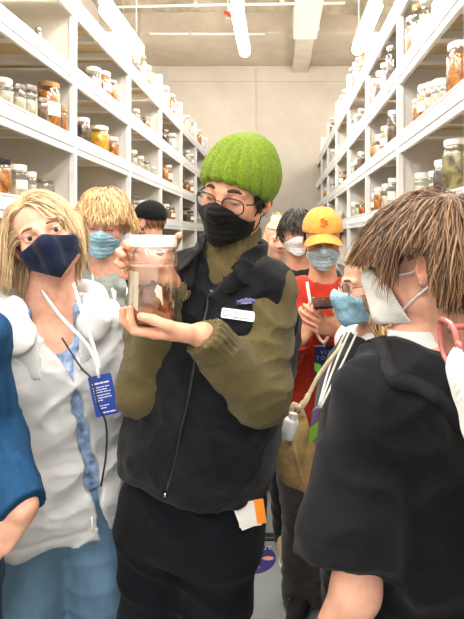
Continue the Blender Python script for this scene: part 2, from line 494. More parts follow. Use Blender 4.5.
def add_eyes(p, T, iris='5a4632', look=(0, 0), name='iris'):
    for s in (-1, 1):
        mb = MB(); bm = bmesh.new(); bmesh.ops.create_uvsphere(bm, u_segments=20, v_segments=14, radius=.0125 * T[2])
        V = [v.co.copy() for v in bm.verts]; F = [[v.index for v in f.verts] for f in bm.faces]; bm.free()
        o = mk('eye', V, F, eye_mat('eye_' + iris, iris), None)
        o.parent = p; pos = toW(T, (s * .0325, -.0735, 0)); o.location = Vector(pos - root_loc(p))
        o.rotation_euler = Matrix((T[1] @ rot(look[0], look[1])).tolist()).to_euler()
def add_brows(p, T, hf, mat, th=.0042, arch=.006, inner=.013):
    for s in (-1, 1):
        xs = np.linspace(inner, .052, 10)
        L = np.stack([s * xs, np.full(10, -.088), .0195 + arch * np.sin((xs - inner) / (.052 - inner) * 2.2) - .003 * (xs > .045)], 1)
        W = snap(hf, toW(T, L), .0006 * T[2]); r = th * T[2] * np.sin(np.linspace(.5, 2.9, 10)) ** .7
        V, F = tube_mesh(W, r, 7); V = np.array(V); cc = np.repeat(W, 7, 0); g = grad(hf, V)
        V = V - g * (((V - cc) * g).sum(1) * .65)[:, None]
        mk('eyebrow', V, F, mat, p, col=np.full((len(V), 3), .35))
# ------------------------------------------------------------------ hair: locks that slide over the head
def locks(hf, roots, dirs, length, n=12, off=(.004, .010), grav=.25, stiff=.75, curl=0., curlf=3., width=.006, seed=0, part=None, flat=.35, tint=(.2, .9), endw=.15, pull=None, trim=None, T=None):
    g = np.random.default_rng(seed); m = len(roots); P = np.array(roots, float); D = np.array(dirs, float)
    D /= np.linalg.norm(D, axis=1, keepdims=True) + 1e-9
    length = np.broadcast_to(length, (m,)).astype(float); st = (length / (n - 1))[:, None]
    offs = g.uniform(off[0], off[1], m); ph = g.uniform(0, 6.28, m)
    pts = [P.copy()]; nr = [grad(hf, P)]
    for k in range(1, n):
        D = D * stiff + np.array([0, 0, -grav]) + g.normal(0, .035, (m, 3))
        if pull is not None: D = D + pull(P)
        side = np.cross(D, nr[-1]); side /= np.linalg.norm(side, axis=1, keepdims=True) + 1e-9
        D = D + side * (curl * np.sin(curlf * k / n * 6.28 + ph))[:, None]
        D /= np.linalg.norm(D, axis=1, keepdims=True) + 1e-9
        P = P + D * st; d = hf(P); G = grad(hf, P)
        need = offs * min(1, .4 + k / 4)
        push = np.maximum(need - d, 0)[:, None]
        P = P + G * push
        D = np.where(push > 0, D - G * np.minimum((D * G).sum(1), 0)[:, None] * .9, D)
        pts.append(P.copy()); nr.append(G)
    pts = np.stack(pts, 1); nr = np.stack(nr, 1)
    if trim is not None:          # cut each lock where it falls past its own hairline
        Lq = toL(T, pts.reshape(-1, 3)).reshape(pts.shape); bad = Lq[..., 2] < trim(Lq) + g.normal(0, .006, m)[:, None]
        bad[:, :3] = False; first = np.where(bad.any(1), bad.argmax(1), n - 1); u = np.linspace(0, 1, n)[None] * first[:, None]
        i0 = np.minimum(u.astype(int), n - 2); fr = (u - i0)[..., None]; ix = np.arange(m)[:, None]
        pts = pts[ix, i0] * (1 - fr) + pts[ix, i0 + 1] * fr; nr = nr[ix, i0]
    Tg = np.gradient(pts, axis=1); Tg /= np.linalg.norm(Tg, axis=2, keepdims=True) + 1e-9
    B = np.cross(Tg, nr); B /= np.linalg.norm(B, axis=2, keepdims=True) + 1e-9; Nn = np.cross(B, Tg)
    w = np.broadcast_to(width, (m,)) * g.uniform(.6, 1.25, m); s = np.linspace(0, 1, n)
    prof = np.clip(.55 + 1.2 * s, 0, 1) * np.where(s > .55, 1 - (1 - endw) * ((s - .55) / .45) ** 1.6, 1)
    W = w[:, None] * prof[None]
    S = 5; V = []
    for j in range(S):
        a = 2 * math.pi * j / S
        V.append(pts + B * (W * math.cos(a))[..., None] + Nn * (W * flat * math.sin(a))[..., None])
    V = np.stack(V, 2).reshape(-1, 3)
    base = (np.arange(m) * n * S)[:, None, None, None]; i = np.arange(n - 1)[None, :, None, None] * S; j = np.arange(S)[None, None, :, None]; j2 = (j + 1) % S
    F = np.concatenate(np.broadcast_arrays(base + i + j, base + i + j2, base + i + S + j2, base + i + S + j), 3).reshape(-1, 4)
    tv = g.uniform(tint[0], tint[1], m)[:, None] + (s[None] - .5) * .18
    col = np.repeat(np.repeat(tv[:, :, None], S, 2).reshape(-1, 1), 3, 1)
    return V, F, np.clip(col, 0, 1)
def join(parts):
    V = []; F = []; c = []; n = 0
    for v, f, k in parts: V.append(v); F.append(f + n); c.append(k); n += len(v)
    return np.vstack(V), np.vstack(F), np.vstack(c)
def scalp(T, m, line, seed=0):
    """root points on the skull where line(x, y, z) in head units is true"""
    g = np.random.default_rng(seed); out = []
    while len(out) < m:
        v = g.normal(0, 1, (m, 3)); v /= np.linalg.norm(v, axis=1, keepdims=True)
        L = v * np.array([.0765, .0985, .0865]) + np.array([0, .012, .032])
        L = L[line(L[:, 0], L[:, 1], L[:, 2])]; out = L if len(out) == 0 else np.vstack([out, L])
    return out[:m]
def hair_cap(T, hf, line, off=.006, k=.02):
    """a thin shell over the scalp under the locks"""
    f = Field(); g = hf.prim()
    f.u((lambda P: g[0](P) - off * T[2], g[1], g[2]))
    f.sub((lambda P: g[0](P) + .002, g[1], g[2]))
    def reg(P):
        L = toL(T, P); return line(L) * T[2]
    f.cut((reg, T[0], .3), .004)
    return f
# ------------------------------------------------------------------ masks, glasses
def mask_field(T, kind='pleated', th=.0016, off=.006):
    F = Field(); u = lambda p, k: F.u(loc(T, p), k)
    u(ell((0, -.03, -.045), (.0615, .066, .078)), .01)
    u(cap((0, -.084, .004), (0, -.108, -.028), .009, .015), .035)
    u(sph((0, -.072, -.098), .024), .03)
    for s in (-1, 1): u(sph((s * .040, -.060, -.030), .0225), .025)
    if kind == 'pointed': u(cap((0, -.112, -.026), (0, -.104, -.086), .010, .011), .022)
    if kind == 'boat': u(cap((0, -.112, -.030), (0, -.104, -.088), .009, .011), .05)
    G = F.prim(); O = Field()
    def shell(P):
        d = G[0](P) - off
        if kind == 'pleated':
            L = toL(T, P); e = np.clip(1 - (np.abs(L[:, 0]) / .062) ** 2, 0, 1)
            d = d - .0022 * e * np.abs(np.sin((L[:, 2] + .02) * 190)) + .0008 * np.sin(L[:, 0] * 160 + L[:, 2] * 60)
        else:
            d = d + .0012 * (vnoise(P * 60, 5) - .5) * 2
        return np.abs(d) - th
    O.u((shell, G[1], G[2] + .02))
    def reg(P):
        L = toL(T, P); x = np.abs(L[:, 0])
        if kind == 'pleated': top = -.004 - .30 * x - 4.2 * x * x; bot = -.119 + .35 * x; yb = -.026
        elif kind == 'pointed': top = -.002 - .42 * x + 1.5 * x * x; bot = -.122 + .75 * x; yb = -.012
        else: top = -.002 - .25 * x - 1.0 * x * x; bot = -.124 + .35 * x; yb = -.072 - .42 * L[:, 2] * (L[:, 2] < 0)
        z = L[:, 2] + (L[:, 1] + .09) * (.05 if kind == 'pointed' else .12)
        return np.maximum(np.maximum(z - top, bot - L[:, 2]), L[:, 1] - yb) * .8
    O.cut((reg, T[0], .4), .003)
    return O
def add_mask(p, T, hf, mat, kind='pleated', loop_mat=None, h=.0022, loops=(-1, 1), name='face_mask', loop_r=.0016):
    o = solid(name, mask_field(T, kind), mat, p, h)
    yb, zt, zb = {'pleated': (-.03, -.042, -.088), 'pointed': (-.016, -.034, -.076), 'boat': (-.060, -.020, -.098)}[kind]
    for s in loops:
        P = spline([(s * .066, yb, zt), (s * .074, -.006, -.012), (s * .082, .014, .026), (s * .084, .032, .012), (s * .082, .034, -.014), (s * .076, .012, -.04), (s * .062, yb, zb)], 26)
        W = snap(hf, toW(T, P), .003, 1)
        V, F = tube_mesh(W, loop_r * T[2], 6); mk('ear_loop', V, F, loop_mat or mat, o)
    return o
def add_glasses(p, T, rim, lens, w=.024, hgt=.018, power=2.6, cz=-.006, cx=.034, r=.0013, y=-.1, tilt=4, temple=True, name='glasses', top_only=False, templemat=None):
    root = None; th = np.linspace(0, 2 * math.pi, 37)[:-1]; lensV = []
    mb = MB()
    for s in (-1, 1):
        c, n = np.cos(th), np.sin(th)
        x = s * cx + w * np.sign(c) * np.abs(c) ** (2 / power); z = cz + hgt * np.sign(n) * np.abs(n) ** (2 / power)
        yy = y + .35 * (np.abs(x) - .01) ** 1 * .35
        L = np.stack([x, yy + (z - cz) * -.08, z], 1); W = toW(T, L); mb.tube(W, r * T[2], 6, True); lensV.append(W)
    mb.tube(toW(T, spline([(-cx + w, y + .001, cz + .004), (0, y - .004, cz + .008), (cx - w, y + .001, cz + .004)], 9)), r * T[2], 6)
    o = mb.build(name, rim, p, smooth=True)
    for W in lensV: mk('lens', W, [tuple(range(len(W)))], lens, o)
    if temple:
        for s in (-1, 1):
            mb = MB(); e = cx + w
            mb.tube(toW(T, spline([(s * e, y + .018, cz + .007), (s * (e + .012), y + .03, cz + .008), (s * .080, -.02, cz + .010), (s * .083, .018, cz + .012), (s * .080, .036, cz - .014)], 20)), r * 1.1 * T[2], 6)
            mb.build('temple', templemat or rim, o, smooth=True)
    return o
# ------------------------------------------------------------------ hands
def hand_pts(W, d, n, t, curls, thumb, s=1., spread=4.):
    """finger joints: W wrist, d to the fingertips, n out of the palm, t to the thumb side; curls = 4 x (deg, deg, deg)"""
    d = norm(d); n = norm(np.asarray(n, float) - d * np.dot(n, d)); t = norm(np.cross(d, n)) * (1 if np.dot(np.cross(d, n), t) > 0 else -1)
    fl = [(.043, .026, .021), (.047, .030, .022), (.043, .028, .021), (.034, .021, .019)]; bx = [.030, .0095, -.011, -.030]; bz = [.088, .092, .088, .079]
    out = []
    for i in range(4):
        b = W + (d * bz[i] + t * bx[i]) * s; p = [b]; a = 0.; sp = R_(spread * (1.5 - i)); f = norm(d * math.cos(sp) + t * math.sin(sp))
        for L, c in zip(fl[i], curls[i]):
            a += R_(c); p.append(p[-1] + (f * math.cos(a) + n * math.sin(a)) * L * s)
        out.append(p)
    tb = W + (d * .022 + t * .026 + n * .006) * s; th = [tb]
    for (cd, ct, cn), L in zip(thumb, (.042, .034, .028)): th.append(th[-1] + norm(d * cd + t * ct + n * cn) * L * s)
    return dict(W=W, d=d, n=n, t=t, f=out, th=th, s=s)
def hand_field(H):
    f = Field(); W, d, n, t, s = H['W'], H['d'], H['n'], H['t'], H['s']; fr = (.0088, .0092, .0086, .0076)
    for i, p in enumerate(H['f']):
        root = W + (d * .018 + t * (.016 - .011 * i)) * s
        f.u(ecap(root, p[0], .015 * s, .0125 * s, .85, n), .014 * s)
    f.u(ell(W + (d * .05 + n * .004) * s, (.03 * s, .036 * s, .013 * s), np.stack([t, d, n], 1)), .012 * s)
    f.u(ell(W + (d * .045 + t * .026 + n * .006) * s, (.014 * s, .03 * s, .013 * s), np.stack([t, d, n], 1)), .012 * s)
    for i, p in enumerate(H['f']):
        g = Field(); r = fr[i] * s
        g.u(cap(p[0], p[1], r * 1.12, r), .003).u(cap(p[1], p[2], r * 1.03, r * .93), .003 * s).u(cap(p[2], p[3], r * .95, r * .8), .003 * s)
        f.u(g.prim(), .0055 * s)
    p = H['th']
    f.u(cap(p[0], p[1], .0165 * s, .0115 * s), .014 * s).u(cap(p[1], p[2], .0112 * s, .0105 * s), .004 * s).u(cap(p[2], p[3], .0107 * s, .0085 * s), .004 * s)
    return f
def nails(p, H, mat):
    for q in H['f'] + [H['th'][1:]]:
        a, b = q[-2], q[-1]; ax = norm(b - a); prev = norm(q[-2] - q[-3]); 
        bn = -(H['n'] - ax * np.dot(H['n'], ax)) if q is not H['th'] else -(H['n'])
        bn = norm(bn - ax * bn.dot(ax)); sd = np.cross(ax, bn); c = b - ax * .001 + bn * .0068 * H['s']
        f = Field().u(ell(c, (.0052, .0068, .0016), np.stack([sd, ax, bn], 1)))
        solid('fingernail', f, mat, p, .0011)
# ------------------------------------------------------------------ bodies
def std_joints(x, y, height=1.75, yaw=0, foot=.11):
    k = height / 1.75; M = rot(yaw); b = A(x, y, 0)
    J = {n: b + M @ (A(*v) * k) for n, v in dict(neck=(0, .02, 1.475), pelvis=(0, .015, .93), shl=(-.182, .02, 1.415), shr=(.182, .02, 1.415),
         ell_=(-.225, .035, 1.125), elr=(.225, .035, 1.125), wrl=(-.235, -.03, .885), wrr=(.235, -.03, .885),
         hil=(-.09, .015, .91), hir=(.09, .015, .91), knl=(-.1, 0, .50), knr=(.1, 0, .50), anl=(-foot, .03, .085), anr=(foot, .03, .085),
         tol=(-foot - .02, -.13, .03), tor=(foot + .02, -.13, .03)).items()}
    J['k'] = k; J['M'] = M; J['base'] = b; return J
def torso_frame(J):
    z = norm(J['neck'] - J['pelvis']); x = J['shr'] - J['shl']; x = norm(x - z * x.dot(z)); y = np.cross(z, x)
    return J['pelvis'], np.stack([x, y, z], 1), np.linalg.norm(J['neck'] - J['pelvis']) / .545
RING_Z = [-.10, 0., .12, .26, .38, .46, .515, .555]
RING_A = [.158, .165, .145, .154, .158, .148, .112, .066]
RING_B = [.105, .118, .106, .118, .120, .100, .080, .062]
RING_Y = [.01, .012, .0, .0, .0, .008, .012, .012]
def torso(J, da=0., db=0., z0=None, z1=None, belly=0., wide=1., n=2.5, kk=.03, sh=1., ya=None):
    """the trunk, grown by da sideways and db front-to-back, cut between z0 and z1"""
    pos, M, s = torso_frame(J); zs = np.array(RING_Z); a = np.array(RING_A) * wide + da; b = np.array(RING_B) + db
    a[4:] = (np.array(RING_A)[4:]) * sh + da
    y = np.array(RING_Y) - belly * np.exp(-((zs - .1) / .14) ** 2) * .5; b = b + belly * np.exp(-((zs - .1) / .14) ** 2) * .5
    z0 = zs[0] if z0 is None else z0; z1 = zs[-1] if z1 is None else z1
    q = np.concatenate([[z0], zs[(zs > z0 + .02) & (zs < z1 - .02)], [z1]])
    ip = lambda v: np.interp(q, zs, v)
    return loft(pos, M * 1., list(q * s), list(ip(a) * J['k']), list(ip(b) * J['k']), None, list(ip(y) * J['k']), n, kk)
def arm(J, sd, r=(.046, .037, .027), k=.03, upto='wr'):
    a, b, c = J['sh' + sd], J['el' + sd + ('_' if sd == 'l' else '')], J['wr' + sd]
    return [(cap(a, b, r[0], r[1]), k), (cap(b, c, r[1], r[2]), k * .7)] if upto == 'wr' else [(cap(a, b, r[0], r[1]), k)]
def body(name, J, T, mat, hands=None, eyes='open', beard=0, h=.007, hh=.0024, jaw=1., label=None, hf_h=.0024, neck_r=.054, legs=True, bare=(), fine_extra=()):
    """one continuous body: head, neck, trunk, arms, hands, legs and feet"""
    hf = head_field(T, eyes, True, jaw); f = Field().ext(hf)
    k = J['k']
    f.u(ecap(toW(T, (0, .025, -.05)), J['neck'] + A(0, 0, .01), neck_r * T[2], neck_r * 1.12 * T[2], 1., (0, 1, 0)), .02)
    f.u(torso(J, -.012, -.012, -.05), .04)
    for sd in 'lr':
        for p, kk in arm(J, sd): f.u(p, kk)
        if hands and hands.get(sd): f.u(hand_field(hands[sd]).prim(), .012)
        else:
            d = norm(J['wr' + sd] - J['el' + sd + ('_' if sd == 'l' else '')]); M = J['M']
            H = hand_pts(J['wr' + sd], d, M @ A(1 if sd == 'l' else -1, 0, 0), M @ A(0, -1., 0), [(18, 25, 15), (22, 28, 18), (26, 30, 18), (30, 32, 20)], [(.75, .5, .35), (.9, .25, .3), (.95, .1, .3)], .98 * k)
            f.u(hand_field(H).prim(), .012)
        if legs:
            f.u(cap(J['hi' + sd], J['kn' + sd], .070 * k, .046 * k), .04); f.u(cap(J['kn' + sd], J['an' + sd], .046 * k, .032 * k), .03)
            f.u(ecap(J['an' + sd] - A(0, 0, .04), J['to' + sd], .034 * k, .026 * k, .9, (0, 0, 1)), .03)
    fine = [(T[0] - .15 * T[2], T[0] + .15 * T[2], hf_h)] if hf_h < h else []
    for sd in 'lr':
        if hands and hands.get(sd):
            q = np.vstack(hands[sd]['f'] + [hands[sd]['th'], [hands[sd]['W']]]); fine.append((q.min(0) - .02, q.max(0) + .02, hh))
    tf = face_tint(T, eyes, beard)
    def colf(V):
        c = tf(V)
        for sd in 'lr':
            if hands and hands.get(sd):
                for q in hands[sd]['f'] + [hands[sd]['th']]:
                    for i, w in ((0, .35), (1, .45), (-1, .5)):
                        c[:, 1] = np.clip(c[:, 1] + w * np.exp(-((V - q[i]) ** 2).sum(1) / .009 ** 2), 0, 1)
        return c
    o = solid(name, f, mat, None, h, fine, J['base'], colf)
    if label: tag(o, label, 'person')
    return o, hf
def trousers(p, J, mat, r=(.098, .072, .062), z1=.08, amp=.006, h=.007, seed=0, da=.012, name='trousers', break_=.004, hipw=1.):
    f = Field(); pos, M, s = torso_frame(J)
    f.u(torso(J, da, da + .004, -.045, z1, wide=hipw, kk=.06), .02)
    for sd in 'lr':
        an = J['an' + sd] + A(0, 0, -.035)
        f.u(ecap(J['hi' + sd], J['kn' + sd], r[0], r[1], .98, (0, 1, 0)), .03).u(cap(J['kn' + sd], an, r[1], r[2]), .03)
    g = folds(amp, (7, 7, 14), (0, 20, 0), seed); f.disp(g)
    kz = (J['knl'][2]); az = .16
    f.disp(lambda P: break_ * np.sin(P[:, 2] * 95 + 5 * P[:, 0] + 3 * np.sin(P[:, 1] * 18)) * (np.exp(-((P[:, 2] - az) / .09) ** 2) + .6 * np.exp(-((P[:, 2] - kz) / .1) ** 2)))
    f.cut(plane((0, 0, -1), (0, 0, .035)), .004)
    return solid(name, f, mat, p, h)
def shoe(p, J, sd, mat, sole, s=1., lace=None):
    an, to = J['an' + sd], J['to' + sd]; d = norm((to - an) * A(1, 1, 0)); x = np.cross(d, A(0, 0, 1)); M = np.stack([x, -d, A(0, 0, 1.)], 1)
    c = A(an[0], an[1], 0) + d * .06
    f = Field(); w = lambda v: c + M @ (A(*v) * s)
    f.u(ecap(w((0, .10, .055)), w((0, -.02, .05)), .042 * s, .043 * s, 1.0, (0, 0, 1)), .02).u(ecap(w((0, -.02, .048)), w((.004, -.105, .038)), .046 * s, .040 * s, .75, (0, 0, 1)), .03)
    f.u(cap(w((0, .085, .06)), w((0, .075, .115)), .038 * s, .037 * s), .03); f.cut(plane((0, 0, -1), (0, 0, .022)), .004); f.cut(plane(M @ A(0, -.25, 1), w((0, .07, .112))), .004)
    o = solid('shoe', f, mat, p, .005)
    g = Field().u(ecap(w((0, .10, .018)), w((0, 0, .018)), .043 * s, .040 * s, 1, (0, 0, 1)), .02).u(ecap(w((0, 0, .018)), w((.004, -.11, .018)), .040 * s, .045 * s, 1, (0, 0, 1)), .02)
    g.cut(plane((0, 0, 1), (0, 0, .026)), .002).cut(plane((0, 0, -1), (0, 0, .001)), .002)
    solid('sole', g, sole, o, .005)
    if lace:
        mb = MB()
        for k in range(4):
            y = .01 - .022 * k; z = .1 - .009 * k
            mb.tube([w((-.022, y, z - .006)), w((0, y - .004, z + .003)), w((.022, y - .008, z - .006))], .0028 * s, 5)
        mb.build('lace', lace, o, smooth=True)
    return o
def strip(pts, wdt, nrm, th=.0012):
    """a flat strap along the points; nrm = outward normal per point or one vector"""
    P = np.asarray(pts, float); n = np.broadcast_to(np.asarray(nrm, float), P.shape); T = np.gradient(P, axis=0); T /= np.linalg.norm(T, axis=1, keepdims=True)
    B = np.cross(T, n); B /= np.linalg.norm(B, axis=1, keepdims=True) + 1e-9; Nn = np.cross(B, T)
    Nn = Nn * np.sign((Nn * n).sum(1, keepdims=True)); V = []
    for i in range(len(P)):
        for a, b in ((-1, -1), (1, -1), (1, 1), (-1, 1)): V.append(P[i] + B[i] * a * wdt / 2 + Nn[i] * b * th)
    F = [(4 * i + j, 4 * i + (j + 1) % 4, 4 * i + 4 + (j + 1) % 4, 4 * i + 4 + j) for i in range(len(P) - 1) for j in range(4)]
    F += [(3, 2, 1, 0), tuple(4 * (len(P) - 1) + j for j in range(4))]
    return V, F
def card(name, c, x, y, w, h, mat, parent=None, th=.001, base=None, bev=.15):
    """thin rounded card: centre c, axes x (width) and y (height)"""
    x, y = norm(x), norm(y); y = norm(y - x * x.dot(y)); n = np.cross(x, y); r = min(w, h) * bev; pr = []
    for sx, sy, a0 in ((1, 1, 0), (-1, 1, 90), (-1, -1, 180), (1, -1, 270)):
        for a in np.linspace(a0, a0 + 90, 4): pr.append((sx * (w / 2 - r) + r * math.cos(R_(a)), sy * (h / 2 - r) + r * math.sin(R_(a))))
    m = len(pr); V = [c + x * u + y * v + n * s * th for s in (-1, 1) for u, v in pr]
    F = [tuple(range(m))[::-1], tuple(range(m, 2 * m))] + [(i, (i + 1) % m, m + (i + 1) % m, m + i) for i in range(m)]
    return mk(name, V, F, mat, parent, base, False)
def text(s, c, x, y, size, mat, parent, name='lettering', align='CENTER', ext=.0003, shear=0):
    """raised lettering laid on the plane of x and y, centred at c"""
    cu = bpy.data.curves.new('t', 'FONT'); cu.body = s; cu.size = size; cu.align_x = align; cu.align_y = 'CENTER'; cu.extrude = ext; cu.shear = shear
    o = bpy.data.objects.new('t', cu); C.objects.link(o); dg = bpy.context.evaluated_depsgraph_get(); dg.update()
    me = bpy.data.meshes.new_from_object(o.evaluated_get(dg)); V = np.array([v.co[:] for v in me.vertices]); F = [tuple(p.vertices) for p in me.polygons]
    bpy.data.objects.remove(o); bpy.data.curves.remove(cu); bpy.data.meshes.remove(me)
    x, y = norm(x), norm(y); n = np.cross(x, y)
    return mk(name, c + V[:, :1] * x + V[:, 1:2] * y + V[:, 2:3] * n, F, mat, parent, None, False)

def ray(f, px, py, y0=.3, it=90):
    """where the pixel's line of sight meets a surface: point and outward normal"""
    d = norm(at(px, py, 1.) - A(0, 0, EYE)); p = A(0, 0, EYE) + d * y0
    for _ in range(it):
        v = float(f(p[None])[0]); p = p + d * v * .8
        if abs(v) < 2e-4: break
    return p, grad(f, p[None])[0]
def rows(pxs, ys):
    return np.array([at(a, b, y) for (a, b), y in zip(pxs, ys)])
def over(f, pts, off=.002, n=40, it=2):
    """a smooth run of points laid on a surface"""
    return snap(f, spline(pts, n), off, it)
def lift(f, pts, off=.005):
    """push only the points that sink below a surface back out of it"""
    P = np.asarray(pts, float)
    for _ in range(3):
        d = f(P); P = P + grad(f, P) * np.maximum(off - d, 0)[:, None]
    return P

def dashes(c, x, y, words, h, mat, parent, gap=.0016, name='lettering'):
    """a line of print too small to read: one raised stroke per word, starting at c"""
    x, y = norm(x), norm(y); n = np.cross(x, y); V = []; F = []; u = 0.
    for w in words:
        k = len(V); q = c + x * u
        V += [q + n * s * .0003 + x * a + y * b for s in (-1, 1) for a, b in ((0, -h / 2), (w, -h / 2), (w, h / 2), (0, h / 2))]
        F += [tuple(k + i for i in f) for f in ((3, 2, 1, 0), (4, 5, 6, 7), (0, 1, 5, 4), (1, 2, 6, 5), (2, 3, 7, 6), (3, 0, 4, 7))]; u += w + gap
    return mk(name, V, F, mat, parent, None, False)
# ------------------------------------------------------------------ the storage room
EXPO = 1.4
def S(name, mb, mat, smooth=False): return tag(mb.build(name, mat, None, None, smooth), None, None, None, 'structure')
CEIL = EYE + 3.95; WB = 10.2
def concrete(name, c0, c1, sc, bump, stretch=(1, 1, 1)):
    m, t, b = nt(name); tc = N(t, 'ShaderNodeTexCoord'); mp = N(t, 'ShaderNodeMapping'); mp.inputs['Scale'].default_value = stretch
    t.links.new(tc.outputs['Object'], mp.inputs[0])
    a = N(t, 'ShaderNodeTexNoise', Scale=sc, Detail=8., Roughness=.65); t.links.new(mp.outputs[0], a.inputs['Vector'])
    r = N(t, 'ShaderNodeValToRGB'); r.color_ramp.elements[0].position = .32; r.color_ramp.elements[1].position = .68
    r.color_ramp.elements[0].color = srgb(c0); r.color_ramp.elements[1].color = srgb(c1)
    t.links.new(a.outputs['Fac'], r.inputs[0]); t.links.new(r.outputs[0], b.inputs['Base Color']); b.inputs['Roughness'].default_value = .85
    n2 = N(t, 'ShaderNodeTexNoise', Scale=sc * 5, Detail=8.); t.links.new(mp.outputs[0], n2.inputs['Vector'])
    bp = N(t, 'ShaderNodeBump', Strength=bump, Distance=.03); t.links.new(n2.outputs['Fac'], bp.inputs['Height']); t.links.new(bp.outputs[0], b.inputs['Normal'])
    return m
M_wall = concrete('wall_concrete', 'cbc3b7', 'dad2c6', 1.2, .12)
M_ceil = concrete('ceiling_fireproofing', '9c8f7b', 'd0c5b2', 2.2, .9, (1, .35, 1))
M_soff = concrete('soffit_concrete', 'bbaf9d', 'cfc4b3', 1.5, .15)
M_floor = concrete('floor_vinyl', '8f9593', '9ba19e', 3., .03)
mb = MB().box((-3.2, -4, -.1), (2.9, WB + .2, 0)); S('floor', mb, M_floor)
mb = MB()
# concrete panels of the end wall with open joints between them
xs = [-3.2, -.49, 1.9, 2.9]; zs = [0, 1.9, 4.93, 5.27, EYE + 4.2]
mb.box((-3.2, WB + .02, 0), (2.9, WB + .2, EYE + 4.2))
for i in range(3):
    for j in range(4):
        e = 0 if j == 3 else .006
        mb.box((xs[i] + .006, WB + (.03 if j == 3 else 0), zs[j] + e), (xs[i + 1] - .006, WB + .1, zs[j + 1] - e), None, .004)
S('wall_back', mb, M_wall)
S('wall_left', MB().box((-3.35, -4, 0), (-3.2, WB + .2, EYE + 4.2)), M_wall)
S('wall_right', MB().box((2.9, -4, 0), (3.05, WB + .2, EYE + 4.2)), M_wall)
# sprayed metal deck: shallow folds across the room, lumpy
X = np.linspace(-3.2, 2.9, 92); Y = np.linspace(-4, 8.9, 190); gx, gy = np.meshgrid(X, Y, indexing='ij'); P_ = np.stack([gx.ravel(), gy.ravel(), 0 * gx.ravel()], 1)
gz = CEIL + .05 * np.abs(((P_[:, 1] * 2.4) % 1) - .5) * 2 + .09 * (vnoise(P_ * np.array([1.3, 2.6, 1]), 2) - .5) + .05 * (vnoise(P_ * 6, 3) - .5)
V = np.vstack([np.stack([P_[:, 0], P_[:, 1], gz], 1), np.stack([P_[:, 0], P_[:, 1], 0 * gz + CEIL + .25], 1)]); n1, n2 = len(X), len(Y)
i, j = np.meshgrid(np.arange(n1 - 1), np.arange(n2 - 1), indexing='ij'); q = (i * n2 + j).ravel(); o_ = n1 * n2
F1 = np.stack([q, q + 1, q + n2 + 1, q + n2], 1); F2 = np.stack([q + o_, q + n2 + o_, q + n2 + 1 + o_, q + 1 + o_], 1)
tag(mk('ceiling', V, np.vstack([F1, F2]), M_ceil), None, None, None, 'structure')
mb = MB().box((-3.2, 8.55, EYE + 3.62), (2.9, WB + .02, CEIL + .22), None, .02)
S('trim_1', mb, M_soff)
# ------------------------------------------------------------------ services under the ceiling
M_white = plain('white_enamel', 'ebebe8', .35, var=.01, spec=.4)
M_duct = plain('duct_paint', 'f0ece4', .5, var=.03, sc=3)
M_galv = plain('galvanised', 'c9c8c4', .4, metal=.4, var=.05)
M_red = plain('red_paint', 'd8341e', .4)
o = empty('air_duct', (.43, 7.2, EYE + 3.46), 'long white square air duct hung under the ceiling above the aisle', 'duct')
MB().box((.25, 3.2, EYE + 3.46), (.66, 8.45, EYE + 3.80), None, .012).build('duct_run', M_duct, o)
MB().box((.29, 8.45, EYE + 3.47), (.62, WB, EYE + 3.6), None, .012).build('duct_reducer', plain('duct_grey', 'd2c9b9', .6, var=.05, sc=4), o)
for y in (4.4, 5.6, 6.8, 8.0): MB().box((.235, y, EYE + 3.445), (.675, y + .04, EYE + 3.815), None, .004).build('flange', M_duct, o)
for y in (5., 7.4):
    for x in (.28, .63): MB().tube([(x, y, EYE + 3.7), (x, y, CEIL + .05)], .008).build('hanger_rod', M_galv, o)
def pipe(name, pts, r, mat, label, cat, clamps=()):
    o = MB().tube(pts, r, 10).build(name, mat, None, None, True); tag(o, label, cat)
    for c in clamps:
        MB().box((c[0] - .03, c[1] - .03, c[2] - .03), (c[0] + .03, c[1] + .03, c[2] + .05), None, .006).tube([(c[0], c[1], c[2]), (c[0], c[1], CEIL + .05)], .006).build('clamp', M_galv, o)
    return o
yA = 6.6; hz = (236 - 5.5) / 480 * yA
pipe('hanging_conduit', [at(118, 7, yA), at(200, 5, yA), at(345, 3, yA)], .017, M_duct, 'thin white conduit running level across the aisle below the ceiling', 'pipe', (at(196, 5, yA), at(282, 4, yA)))
pipe('hanging_conduit', [at(150, 33.5, 8.5), at(265, 34, 8.5)], .022, M_white, 'bright white pipe along the edge of the concrete soffit', 'pipe', (at(190, 34, 8.5), at(240, 34, 8.5)))
c = at(228, 14, 6.9)
o = empty('hanging_sprinkler', c, 'red sprinkler head hanging beside the middle strip light', 'sprinkler')
MB().tube([c + A(-.05, 0, .02), c + A(.06, 0, -.02)], .028, 10).build('sprinkler_body', M_red, o, smooth=True)
MB().tube([c, A(c[0], c[1], CEIL + .05)], .014, 8).build('drop_pipe', M_galv, o, smooth=True)
MB().lathe([(.002, 0), (.035, .004), (.035, .01), (.004, .014)], (c[0], c[1], c[2] - .07), 14).build('deflector', M_galv, o, smooth=True)
M_tube = emit('lamp_diffuser', (1, .97, .92, 1), 30)
